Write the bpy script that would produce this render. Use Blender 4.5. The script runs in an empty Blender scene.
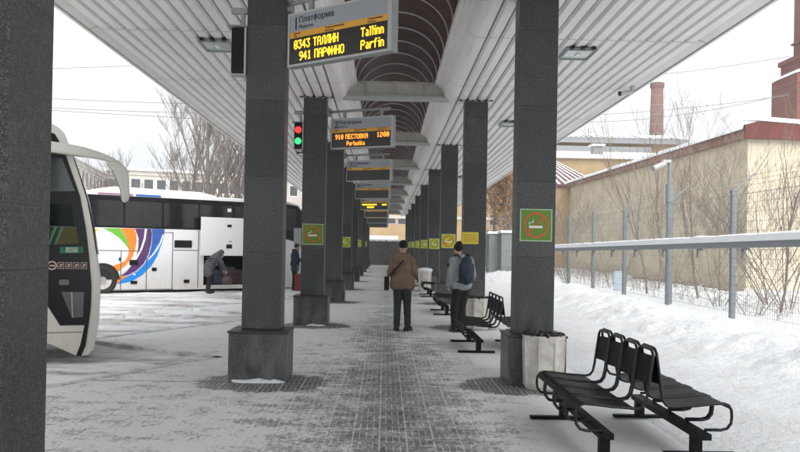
import bpy, bmesh, math, random
from mathutils import Vector, Matrix, Euler, noise
R = math.radians
PI = math.pi
sc = bpy.context.scene
col = sc.collection
rnd = random.Random(7)

# ------------------------------------------------------------------ camera
EYE = 1.68
cam_d = bpy.data.cameras.new('camera'); cam = bpy.data.objects.new('camera', cam_d); col.objects.link(cam)
cam_d.sensor_width = 36; cam_d.lens = 36.0; cam_d.clip_end = 2000; cam_d.clip_start = .05
cam_d.shift_y = 14.4/800
CM = Matrix.Rotation(R(-1.067), 4, 'Z') @ Matrix.Rotation(R(90+.42), 4, 'X') @ Matrix.Rotation(.018, 4, 'Z')
cam.matrix_world = Matrix.Translation((0, 0, EYE)) @ CM
sc.camera = cam
def ray(px, py):
    v = Vector(((px-400)/800, -(py-226-14.4)/800, -1))
    return (CM.to_3x3() @ v)
def atY(px, py, Y):
    d = ray(px, py); t = Y/d.y
    return Vector((d.x*t, Y, EYE+d.z*t))
def atZ(px, py, z=0):
    d = ray(px, py); t = (z-EYE)/d.z
    return Vector((d.x*t, d.y*t, z))

# ------------------------------------------------------------------ world
w = bpy.data.worlds.new('World'); sc.world = w; w.use_nodes = True
nt = w.node_tree; N = nt.nodes; L = nt.links
bg = N['Background']
sky = N.new('ShaderNodeTexSky'); sky.sky_type = 'NISHITA'; sky.sun_disc = False
sky.sun_elevation = R(40); sky.sun_rotation = R(166); sky.dust_density = 4; sky.air_density = 1.5
hs = N.new('ShaderNodeHueSaturation'); hs.inputs['Saturation'].default_value = .12; hs.inputs['Value'].default_value = .35
mx = N.new('ShaderNodeMixRGB'); mx.inputs[0].default_value = .80; mx.inputs[2].default_value = (8.15, 8.4, 8.7, 1)
wtc = N.new('ShaderNodeTexCoord'); wno = N.new('ShaderNodeTexNoise'); wno.inputs['Scale'].default_value = 2.2; wno.inputs['Detail'].default_value = 4
wcr = N.new('ShaderNodeValToRGB'); wcr.color_ramp.elements[0].position = .35; wcr.color_ramp.elements[1].position = .7; wcr.color_ramp.elements[0].color = (7.0, 7.3, 7.7, 1); wcr.color_ramp.elements[1].color = (8.2, 8.4, 8.6, 1)
L.new(wtc.outputs['Generated'], wno.inputs['Vector']); L.new(wno.outputs[0], wcr.inputs[0]); L.new(wcr.outputs[0], mx.inputs[2])
L.new(sky.outputs[0], hs.inputs['Color']); L.new(hs.outputs[0], mx.inputs[1]); L.new(mx.outputs[0], bg.inputs[0])
bg.inputs[1].default_value = .094
sd = bpy.data.lights.new('sun', 'SUN'); sd.energy = 2.0; sd.angle = R(50); sd.color = (1, .97, .93)
so = bpy.data.objects.new('sun', sd); col.objects.link(so)
so.rotation_euler = (R(50), 0, R(14))
sc.view_settings.view_transform = 'Standard'; sc.view_settings.look = 'None'
sc.view_settings.exposure = 1.0; sc.view_settings.gamma = 1
sc.render.engine = 'CYCLES'
sc.cycles.max_bounces = 8; sc.cycles.diffuse_bounces = 5; sc.cycles.transparent_max_bounces = 12

# ------------------------------------------------------------------ materials
def mat(name, c, rough=.6, metal=0, var=.0, vscale=8, bump=0, bscale=30, spec=.5, emit=None, estr=0, coat=0, c2=None):
    m = bpy.data.materials.new(name); m.use_nodes = True
    n = m.node_tree.nodes; l = m.node_tree.links; p = n['Principled BSDF']
    p.inputs['Base Color'].default_value = (*c, 1); p.inputs['Roughness'].default_value = rough
    p.inputs['Metallic'].default_value = metal; p.inputs['Specular IOR Level'].default_value = spec
    if coat: p.inputs['Coat Weight'].default_value = coat; p.inputs['Coat Roughness'].default_value = .08
    if emit: p.inputs['Emission Color'].default_value = (*emit, 1); p.inputs['Emission Strength'].default_value = estr
    if var or c2:
        tc = n.new('ShaderNodeTexCoord'); no = n.new('ShaderNodeTexNoise'); no.inputs['Scale'].default_value = vscale
        no.inputs['Detail'].default_value = 6; no.inputs['Roughness'].default_value = .6
        l.new(tc.outputs['Object'], no.inputs['Vector'])
        cr = n.new('ShaderNodeValToRGB'); cr.color_ramp.elements[0].position = .35; cr.color_ramp.elements[1].position = .65
        d = c2 if c2 else tuple(max(0, x*(1-var)) for x in c)
        b = c if c2 else tuple(min(1, x*(1+var)) for x in c)
        cr.color_ramp.elements[0].color = (*d, 1); cr.color_ramp.elements[1].color = (*b, 1)
        l.new(no.outputs[0], cr.inputs[0]); l.new(cr.outputs[0], p.inputs['Base Color'])
    if bump:
        tc = n.new('ShaderNodeTexCoord'); no = n.new('ShaderNodeTexNoise'); no.inputs['Scale'].default_value = bscale
        no.inputs['Detail'].default_value = 5; bm_ = n.new('ShaderNodeBump'); bm_.inputs['Strength'].default_value = bump
        bm_.inputs['Distance'].default_value = .02
        l.new(tc.outputs['Object'], no.inputs['Vector']); l.new(no.outputs[0], bm_.inputs['Height']); l.new(bm_.outputs[0], p.inputs['Normal'])
    return m
class G:
    """small node graph writer"""
    def __init__(s, name):
        s.m = bpy.data.materials.new(name); s.m.use_nodes = True; s.t = s.m.node_tree; s.n = s.t.nodes; s.l = s.t.links; s.p = s.n['Principled BSDF']
    def math(s, op, a, b=None, c=None, clamp=False):
        x = s.n.new('ShaderNodeMath'); x.operation = op; x.use_clamp = clamp
        for i, v in enumerate((a, b, c)):
            if v is None: continue
            if isinstance(v, (int, float)): x.inputs[i].default_value = v
            else: s.l.new(v, x.inputs[i])
        return x.outputs[0]
    def pos(s):
        t = s.n.new('ShaderNodeNewGeometry'); x = s.n.new('ShaderNodeSeparateXYZ'); s.l.new(t.outputs['Position'], x.inputs[0]); s.P = t.outputs['Position']; return x.outputs
    def noise(s, scale, detail=4, rough=.55, stretch=None, w=None):
        v = s.P
        if stretch:
            mp = s.n.new('ShaderNodeMapping'); mp.inputs['Scale'].default_value = stretch; s.l.new(v, mp.inputs[0]); v = mp.outputs[0]
        x = s.n.new('ShaderNodeTexNoise'); x.inputs['Scale'].default_value = scale; x.inputs['Detail'].default_value = detail; x.inputs['Roughness'].default_value = rough
        s.l.new(v, x.inputs['Vector']); return x.outputs[0]
    def ramp(s, v, stops):
        x = s.n.new('ShaderNodeValToRGB'); e = x.color_ramp.elements
        while len(e) < len(stops): e.new(.5)
        for i, (p, c) in enumerate(stops):
            e[i].position = p; e[i].color = (c, c, c, 1) if isinstance(c, (int, float)) else (*c, 1)
        s.l.new(v, x.inputs[0]); return x.outputs[0]
    def mix(s, f, a, b):
        x = s.n.new('ShaderNodeMixRGB')
        for i, v in enumerate((f, a, b)):
            if isinstance(v, (int, float)): x.inputs[i].default_value = v
            elif isinstance(v, tuple): x.inputs[i].default_value = (*v, 1)
            else: s.l.new(v, x.inputs[i])
        return x.outputs[0]
    def bump(s, h, st, dist):
        x = s.n.new('ShaderNodeBump'); x.inputs['Strength'].default_value = st; x.inputs['Distance'].default_value = dist
        s.l.new(h, x.inputs['Height']); s.l.new(x.outputs[0], s.p.inputs['Normal'])
    def setc(s, c, rough=.6):
        s.l.new(c, s.p.inputs['Base Color'])
        if isinstance(rough, (int, float)): s.p.inputs['Roughness'].default_value = rough
        else: s.l.new(rough, s.p.inputs['Roughness'])

def granite(name='granite', base=.034, hi=.12, jo=.95, tint=(1, 1, 1)):
    g = G(name); x = g.pos()
    n1 = g.noise(150, 3, .7); n2 = g.noise(1.2, 3); n3 = g.noise(45, 2, .6)
    c = g.ramp(n1, [(.34, tuple(base*.35*t for t in tint)), (.5, tuple(base*t for t in tint)), (.66, tuple(hi*t for t in tint))])
    c = g.mix(g.math('MULTIPLY', g.ramp(n3, [(.5, 0), (.68, 1)]), .4), c, tuple(hi*.9*t for t in tint))
    sh = g.ramp(n2, [(.3, .8), (.7, 1.15)])
    mm = g.n.new('ShaderNodeMixRGB'); mm.blend_type = 'MULTIPLY'; mm.inputs[0].default_value = 1; g.l.new(c, mm.inputs[1]); g.l.new(sh, mm.inputs[2])
    # courses of stone slabs, each with its own tone
    oi = g.n.new('ShaderNodeObjectInfo'); wn = g.n.new('ShaderNodeTexWhiteNoise'); wn.noise_dimensions = '2D'; cb = g.n.new('ShaderNodeCombineXYZ')
    g.l.new(g.math('FLOOR', g.math('DIVIDE', g.math('ADD', x[2], .33), jo)), cb.inputs[0]); g.l.new(g.math('MULTIPLY', oi.outputs['Random'], 57), cb.inputs[1]); g.l.new(cb.outputs[0], wn.inputs[0])
    mm2 = g.n.new('ShaderNodeMixRGB'); mm2.blend_type = 'MULTIPLY'; mm2.inputs[0].default_value = 1; g.l.new(mm.outputs[0], mm2.inputs[1]); g.l.new(g.ramp(wn.outputs[0], [(0, .78), (1, 1.22)]), mm2.inputs[2])
    fz = g.math('FRACT', g.math('DIVIDE', g.math('ADD', x[2], .33), jo))
    jn = g.math('LESS_THAN', fz, .007)
    # a frosty salt streak low down
    lo = g.math('SUBTRACT', 1.15, x[2]); fr = g.math('MULTIPLY', g.math('MULTIPLY', g.ramp(lo, [(0, 0), (1, 1)]), g.ramp(g.noise(5, 5, .65, (1, 1, .25)), [(.45, 0), (.75, 1)])), .45)
    dr = g.math('MULTIPLY', g.ramp(g.noise(4, 6, .7, (3.5, 3.5, .3)), [(.60, 0), (.78, 1)]), .28)
    cc = g.mix(dr, g.mix(fr, mm2.outputs[0], (.34, .34, .34)), (.16, .16, .155))
    g.setc(g.mix(jn, cc, (.012, .012, .012)), g.ramp(n2, [(.3, .32), (.7, .5)]))
    g.p.inputs['Specular IOR Level'].default_value = .4
    return g.m
M = {}
M['granite'] = granite('granite', .026, .16)
M['granite_plinth'] = granite('granite_plinth', .028, .16, 5)
M['granite_slab'] = mat('granite_slab', (.03, .03, .03), .45, var=.4, vscale=60)
def snowmat(name='snow', c=(.84, .86, .885), dirt=.0, bs=.6):
    g = G(name); g.pos()
    n1 = g.noise(1.1, 6, .6); n2 = g.noise(9, 6, .65); n3 = g.noise(70, 3, .6)
    cc = g.mix(g.ramp(n1, [(.35, 0), (.7, 1)]), tuple(x*.93 for x in c), c)
    if dirt: cc = g.mix(g.math('MULTIPLY', g.ramp(g.noise(1.7, 7, .7), [(.55, 0), (.72, 1)]), dirt), cc, (.32, .29, .25))
    h = g.math('ADD', g.math('MULTIPLY', n2, 1.0), g.math('MULTIPLY', n3, .25))
    g.bump(h, bs, .06); g.setc(cc, .75); g.p.inputs['Specular IOR Level'].default_value = .2
    return g.m
M['snow'] = snowmat()
M['snow_dirty'] = snowmat('snow_dirty', (.70, .70, .71), .55, .8)
M['snow_smooth'] = snowmat('snow_smooth', bs=.3)

def paving():
    g = G('snowy_paving'); x = g.pos(); X, Y = x[0], x[1]
    W = .235; P = .36
    u = g.math('DIVIDE', g.math('ADD', X, .018), W); strip = g.math('FLOOR', u); fu = g.math('FRACT', u)
    off = g.math('MULTIPLY', g.math('FRACT', g.math('MULTIPLY', strip, .37)), 1.0)
    v = g.math('ADD', g.math('DIVIDE', Y, P), off); fv = g.math('FRACT', v)
    isv = g.math('LESS_THAN', fv, .66)
    edge = g.math('LESS_THAN', g.math('ABSOLUTE', g.math('SUBTRACT', fu, .5)), .468)   # inside strip
    fu4 = g.math('FRACT', g.math('MULTIPLY', fu, 4))
    vj = g.math('GREATER_THAN', g.math('ABSOLUTE', g.math('SUBTRACT', fu4, .5)), .42)
    vj = g.math('MULTIPLY', vj, isv)
    fh = g.math('FRACT', g.math('DIVIDE', g.math('SUBTRACT', fv, .66), .17))
    hj = g.math('MULTIPLY', g.math('LESS_THAN', fh, .14), g.math('SUBTRACT', 1, isv))
    rowj = g.math('LESS_THAN', fv, .035)
    inner = g.math('MAXIMUM', g.math('MAXIMUM', vj, hj), rowj)
    stripj = g.math('SUBTRACT', 1, edge)
    # per brick tone
    wn = g.n.new('ShaderNodeTexWhiteNoise'); wn.noise_dimensions = '3D'; cb = g.n.new('ShaderNodeCombineXYZ')
    g.l.new(g.math('ADD', g.math('MULTIPLY', strip, 7.3), g.math('MULTIPLY', g.math('FLOOR', g.math('MULTIPLY', fu, 4)), isv)), cb.inputs[0])
    g.l.new(g.math('FLOOR', v), cb.inputs[1]); g.l.new(g.math('MULTIPLY', g.math('FLOOR', g.math('DIVIDE', g.math('SUBTRACT', fv, .66), .17)), g.math('SUBTRACT', 1, isv)), cb.inputs[2])
    g.l.new(cb.outputs[0], wn.inputs[0])
    brick = g.ramp(wn.outputs[0], [(0, (.06, .055, .052)), (.5, (.095, .089, .085)), (.8, (.12, .10, .092)), (1, (.15, .143, .138))])
    brick = g.mix(g.math('MULTIPLY', g.ramp(g.noise(60, 3, .6), [(.4, 0), (.8, 1)]), .35), brick, (.32, .32, .32))
    # trodden lane in the middle, snow towards the sides
    left = g.math('MULTIPLY', g.math('MULTIPLY', g.math('SUBTRACT', -.7, X), .8, clamp=True), .13)
    lane = g.math('ABSOLUTE', g.math('SUBTRACT', X, .10))
    lane = g.math('SUBTRACT', g.math('SUBTRACT', g.math('MULTIPLY', g.math('MINIMUM', lane, 1.8), .19), .08), left)
    patch = g.math('MULTIPLY', g.math('SUBTRACT', g.noise(2.6, 7, .75, (.8, 1.3, 1)), .5), .75)
    lane = g.math('ADD', lane, patch)
    nn = g.noise(1.1, 9, .78, (1.0, .5, 1)); n2 = g.noise(9, 8, .8, (1, .6, 1)); n3 = g.noise(26, 7, .8, (1, .6, 1))
    far = g.math('MULTIPLY', g.math('MINIMUM', g.math('MAXIMUM', g.math('SUBTRACT', Y, 9), 0), 14), .011)
    s = g.math('ADD', g.math('ADD', g.math('MULTIPLY', nn, .55), g.math('MULTIPLY', n2, .45)), g.math('ADD', lane, g.math('ADD', far, g.math('MULTIPLY', n3, .80))))
    # bare rings swept round the pedestals (every 6.9 m)
    fy = g.math('SUBTRACT', g.math('PINGPONG', g.math('SUBTRACT', Y, 9.75), 3.45), 0)
    for cx in (-1.45, 1.72):
        dx = g.math('SUBTRACT', X, cx); d = g.math('SQRT', g.math('ADD', g.math('MULTIPLY', g.math('MULTIPLY', dx, dx), .75), g.math('MULTIPLY', fy, fy)))
        d = g.math('ADD', d, g.math('MULTIPLY', g.math('SUBTRACT', n2, .5), .5))
        ring = g.ramp(d, [(.55, 1), (.72, 0)])
        s = g.math('SUBTRACT', s, g.math('MULTIPLY', ring, .42))
    cover = g.ramp(s, [(.77, .03), (.93, .38), (1.18, .92)])
    # right-hand side and platform margin fully under snow
    sidem = g.ramp(g.math('ADD', X, g.math('MULTIPLY', n2, .8)), [(0, 0), (1, 1)])
    sm = g.math('MULTIPLY', g.math('SUBTRACT', g.math('ADD', X, g.math('MULTIPLY', g.math('SUBTRACT', nn, .5), 1.2)), 2.2), 1.6, clamp=True)
    cover = g.math('MAXIMUM', cover, sm)
    sl = g.math('MULTIPLY', g.math('SUBTRACT', g.math('SUBTRACT', 0, g.math('ADD', X, g.math('MULTIPLY', g.math('SUBTRACT', nn, .5), 3.0))), 2.6), .5, clamp=True)
    cover = g.math('MAXIMUM', cover, g.math('MULTIPLY', sl, .50))
    jbreak = g.math('MULTIPLY', g.ramp(n2, [(.36, .05), (.58, 1)]), g.ramp(n3, [(.36, .25), (.56, 1)]))
    jm = g.math('MAXIMUM', g.math('MULTIPLY', stripj, jbreak), g.math('MULTIPLY', g.math('MULTIPLY', inner, .75), g.ramp(n3, [(.35, .1), (.62, 1)])))
    # drainage joint across the platform at each pillar
    dj = g.math('LESS_THAN', g.math('ABSOLUTE', g.math('SUBTRACT', g.math('PINGPONG', g.math('SUBTRACT', Y, 9.72), 3.45), 0)), .022)
    c = g.mix(g.math('MULTIPLY', jm, .9), brick, (.66, .66, .66))
    c = g.mix(cover, c, (.72, .73, .735))
    c = g.mix(g.math('MULTIPLY', g.math('MULTIPLY', jm, g.math('SUBTRACT', 1, sm)), .45), c, (.84, .85, .86))
    c = g.mix(g.math('MULTIPLY', sm, .9), c, (.84, .86, .885))
    c = g.mix(g.math('MULTIPLY', dj, .6), c, (.06, .06, .06))
    g.setc(c, g.ramp(cover, [(0, .5), (1, .8)]))
    g.p.inputs['Specular IOR Level'].default_value = .3
    g.bump(g.math('ADD', g.math('MULTIPLY', cover, .9), g.math('ADD', g.math('MULTIPLY', jm, .35), g.math('MULTIPLY', n3, .5))), .5, .012)
    return g.m
M['paving'] = paving()
def roadmat():
    g = G('snowy_road'); x = g.pos()
    tr = g.noise(.9, 8, .68, (.35, 1.5, 1)); n2 = g.noise(6, 7, .7, (.7, 1.2, 1)); n3 = g.noise(40, 4, .65)
    c = g.mix(g.ramp(tr, [(.44, 0), (.56, 1)]), (.58, .565, .55), (.82, .83, .85))
    c = g.mix(g.math('MULTIPLY', g.ramp(g.math('MULTIPLY', tr, n2), [(.15, 1), (.23, 0)]), .8), c, (.21, .19, .17))
    g.setc(c, .7); g.p.inputs['Specular IOR Level'].default_value = .25
    g.bump(g.math('ADD', n2, g.math('MULTIPLY', n3, .4)), .8, .06); return g.m
M['road'] = roadmat()
def sheetmat():
    g = G('canopy_sheet'); x = g.pos()
    st = g.ramp(g.noise(1.4, 6, .7, (1, .25, 1)), [(.3, (.74, .72, .70)), (.65, (.84, .825, .81))])
    dirt = g.ramp(g.noise(9, 5, .75, (1, .08, 1)), [(.56, 0), (.80, 1)])
    c = g.mix(g.math('MULTIPLY', dirt, .35), st, (.38, .34, .31))
    g.setc(c, .45); g.p.inputs['Specular IOR Level'].default_value = .35
    return g.m
M['sheet'] = sheetmat()
M['beam'] = mat('beam_paint', (.46, .44, .40), .55, var=.12, vscale=3)
M['vault'] = mat('vault_brown', (.085, .050, .044), .5, var=.35, spec=.25, vscale=2)
M['rib'] = mat('rib_metal', (.62, .60, .59), .45)
M['seam'] = mat('seam_dark', (.28, .26, .24), .7)
M['groove_shade'] = mat('sheet_groove_shade', (.17, .16, .155), .6, var=.15, vscale=2)  # dark tone standing for the shade inside the sheet's grooves
M['black_metal'] = mat('black_metal', (.006, .006, .006), .35, spec=.4)
M['black_plate'] = mat('black_plate', (.007, .007, .007), .5, var=.4, vscale=30, spec=.12)
M['grey_metal'] = mat('grey_metal', (.26, .27, .27), .5, var=.1, vscale=5)
M['light_frame'] = mat('light_frame', (.42, .42, .41), .4)
M['header'] = mat('header_grey', (.30, .32, .34), .45)
M['amber'] = mat('amber_stripe', (.72, .36, .03), .5)
M['ink'] = mat('blue_ink', (.02, .025, .05), .5)
M['screen'] = mat('screen_black', (.012, .012, .010), .3)
M['led'] = mat('led_yellow', (.9, .5, 0), .5, emit=(1, .52, .02), estr=1.6)
M['led_o'] = mat('led_orange', (.9, .3, 0), .5, emit=(1, .22, .02), estr=1.7)
M['red_on'] = mat('red_lamp', (.9, .05, .02), .4, emit=(1, .02, .02), estr=1.3)
M['green_on'] = mat('green_lamp', (.05, .8, .2), .4, emit=(.02, .8, .12), estr=1.1)
M['lamp_glass'] = mat('lamp_glass', (.50, .55, .55), .12, spec=.9, var=.15, vscale=9)
M['sign_green'] = mat('sign_green', (.10, .23, .015), .5)
M['sign_lime'] = mat('sign_lime', (.50, .50, .02), .5)
M['sign_yellow'] = mat('sign_yellow', (.62, .56, .03), .5)
M['sign_red'] = mat('sign_red', (.50, .10, .02), .5)
M['sign_white'] = mat('sign_white', (.75, .75, .72), .5)
M['sign_edge'] = mat('sign_edge', (.42, .55, .40), .5)
M['concrete_white'] = mat('whitewashed_concrete', (.60, .59, .56), .85, c2=(.42, .39, .35), vscale=7, bump=.4)
M['bag_black'] = mat('bag_black', (.01, .01, .01), .35)
M['bus_cream'] = mat('bus_cream', (.44, .42, .36), .3, coat=.5, var=.1, vscale=1.5)
M['bus_cream_dirty'] = mat('bus_cream_dirty', (.50, .48, .42), .5, c2=(.33, .31, .27), vscale=3)
M['bus_white'] = mat('bus_white', (.70, .70, .72), .3, coat=.5, c2=(.58, .58, .59), vscale=1.2)
def busmat(name, c, dirtc, top):
    g = G(name); tc = g.n.new('ShaderNodeTexCoord'); sp = g.n.new('ShaderNodeSeparateXYZ'); g.l.new(tc.outputs['Object'], sp.inputs[0]); g.P = tc.outputs['Object']
    n1 = g.noise(1.5, 6, .7, (1, 1, .5)); n2 = g.noise(14, 5, .7, (1, 1, .35))
    hgt = g.math('SUBTRACT', 1, g.math('DIVIDE', sp.outputs[2], top), clamp=True)
    d = g.math('MULTIPLY', g.math('ADD', g.math('MULTIPLY', hgt, 1.1), .08), g.math('ADD', g.math('MULTIPLY', n1, .8), g.math('MULTIPLY', n2, .5)), clamp=True)
    g.setc(g.mix(d, c, dirtc), .35); g.p.inputs['Coat Weight'].default_value = .3; return g.m
M['bus_cream'] = busmat('bus_cream', (.60, .585, .53), (.34, .315, .275), 2.0)
M['bus_white'] = busmat('bus_white', (.72, .72, .74), (.42, .40, .37), 1.5)
M['bus_black'] = mat('bus_black', (.005, .005, .006), .2, spec=.3)
M['rubber'] = mat('rubber', (.015, .015, .015), .8)
M['line_dark'] = mat('panel_gap', (.08, .08, .08), .7)
def glassmat(name, tint, mixv):
    m = bpy.data.materials.new(name); m.use_nodes = True; n = m.node_tree.nodes; l = m.node_tree.links
    p = n['Principled BSDF']; p.inputs['Base Color'].default_value = (.01, .012, .012, 1); p.inputs['Roughness'].default_value = .05
    t = n.new('ShaderNodeBsdfTransparent'); t.inputs[0].default_value = (*tint, 1); mxs = n.new('ShaderNodeMixShader'); mxs.inputs[0].default_value = mixv
    l.new(t.outputs[0], mxs.inputs[1]); l.new(p.outputs[0], mxs.inputs[2]); l.new(mxs.outputs[0], n['Material Output'].inputs[0]); return m
M['door_glass'] = glassmat('door_glass', (.62, .66, .64), .18)
M['mirror_glass'] = mat('mirror_glass', (.2, .22, .23), .05, metal=1)
for k, c in dict(green=(.13, .42, .03), orange=(.72, .21, .01), purple=(.075, .018, .12), blue=(.01, .20, .62), deepblue=(.02, .09, .38), yellow=(.70, .45, .03), mauve=(.30, .16, .25), gold=(.42, .30, .08), leaf=(.03, .26, .07)).items():
    M['l_'+k] = mat('livery_'+k, c, .3, coat=.5)
M['plaster'] = mat('yellow_plaster', (.64, .57, .43), .9, c2=(.50, .44, .33), vscale=.9, bump=.2, bscale=8)
M['red_fascia'] = mat('red_fascia', (.15, .030, .025), .7, c2=(.10, .028, .022), vscale=1.5)
M['rust'] = mat('rusty_fascia', (.20, .08, .055), .8, c2=(.33, .25, .21), vscale=2.5)
def brickmat(name, c1, c2, mo, scale=1.0):
    g = G(name); tc = g.n.new('ShaderNodeTexCoord'); b = g.n.new('ShaderNodeTexBrick'); b.inputs['Color1'].default_value = (*c1, 1); b.inputs['Color2'].default_value = (*c2, 1)
    b.inputs['Mortar'].default_value = (*mo, 1); b.inputs['Scale'].default_value = scale; b.inputs['Mortar Size'].default_value = .012
    b.inputs['Brick Width'].default_value = .5; b.inputs['Row Height'].default_value = .16
    mp = g.n.new('ShaderNodeMapping'); mp.inputs['Rotation'].default_value = (R(90), 0, R(25)); g.l.new(tc.outputs['Object'], mp.inputs[0]); g.l.new(mp.outputs[0], b.inputs[0])
    g.pos(); n = g.noise(.5, 5, .65); g.setc(g.mix(g.math('MULTIPLY', g.ramp(n, [(.4, 0), (.7, 1)]), .4), b.outputs[0], tuple(x*.6 for x in c1)), .9); return g.m
M['brick'] = brickmat('dark_red_brick', (.22, .085, .065), (.16, .06, .05), (.20, .14, .12))
M['brick_chim'] = brickmat('chimney_brick', (.22, .10, .075), (.17, .075, .06), (.22, .17, .14), .6)
M['pale_wall'] = mat('pale_facade', (.52, .49, .44), .9, var=.1, vscale=.3)
M['grey_wall'] = mat('grey_facade', (.42, .40, .37), .9, var=.12, vscale=.3)
M['window_dark'] = mat('window_dark', (.07, .075, .08), .2)
M['tan_wall'] = mat('tan_wall', (.45, .33, .19), .9, c2=(.36, .26, .15), vscale=.5)
M['bark'] = mat('bark', (.14, .115, .10), .9, c2=(.20, .175, .155), vscale=6)
M['bark_brown'] = mat('bark_brown', (.24, .20, .165), .9, c2=(.15, .12, .10), vscale=6)
M['leaf_dry'] = mat('dry_leaves', (.36, .19, .06), .9, c2=(.22, .11, .04), vscale=2)
M['board_grey'] = mat('fence_boards', (.19, .18, .165), .85, c2=(.14, .13, .12), vscale=2)
M['post_blue'] = mat('post_paint', (.19, .215, .225), .55, var=.1, vscale=3)
M['wire'] = mat('wire', (.20, .20, .19), .6)
M['roof_grey'] = mat('roof_grey', (.25, .26, .27), .7)
M['roof_brown'] = mat('roof_brown', (.17, .08, .065), .8, c2=(.11, .055, .045), vscale=1)
M['steel'] = mat('steel_beam', (.22, .235, .245), .6)
M['skin'] = mat('skin', (.45, .26, .18), .6)
M['tan_coat'] = mat('tan_coat', (.165, .112, .070), .85, var=.18, vscale=9, bump=.5, bscale=14)
M['jeans'] = mat('jeans', (.020, .024, .024), .85, var=.3, vscale=12, bump=.3, bscale=20)
M['knit_black'] = mat('knit_black', (.008, .008, .010), .95, bump=.4, bscale=90)
M['shoe'] = mat('shoe', (.008, .008, .009), .5)
M['grey_coat'] = mat('grey_coat', (.27, .29, .30), .85, c2=(.20, .215, .225), vscale=10, bump=.5, bscale=16)
M['black_cloth'] = mat('black_cloth', (.007, .007, .008), .9, bump=.3)
M['navy'] = mat('navy', (.011, .022, .042), .7, var=.25, vscale=12, bump=.4)
M['navy_coat'] = mat('navy_coat', (.012, .018, .035), .8, bump=.4)
M['puffer'] = mat('puffer_grey', (.055, .053, .062), .7, bump=.6, bscale=12)
M['red_case'] = mat('red_case', (.16, .015, .015), .5)
M['hair'] = mat('hair', (.02, .014, .01), .7)
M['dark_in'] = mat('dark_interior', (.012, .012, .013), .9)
M['seat_cloth'] = mat('seat_cloth', (.10, .11, .12), .9)
M['curtain'] = mat('curtain', (.26, .29, .29), .9)
M['pale_blue'] = mat('pale_blue', (.45, .55, .62), .7)

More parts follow.
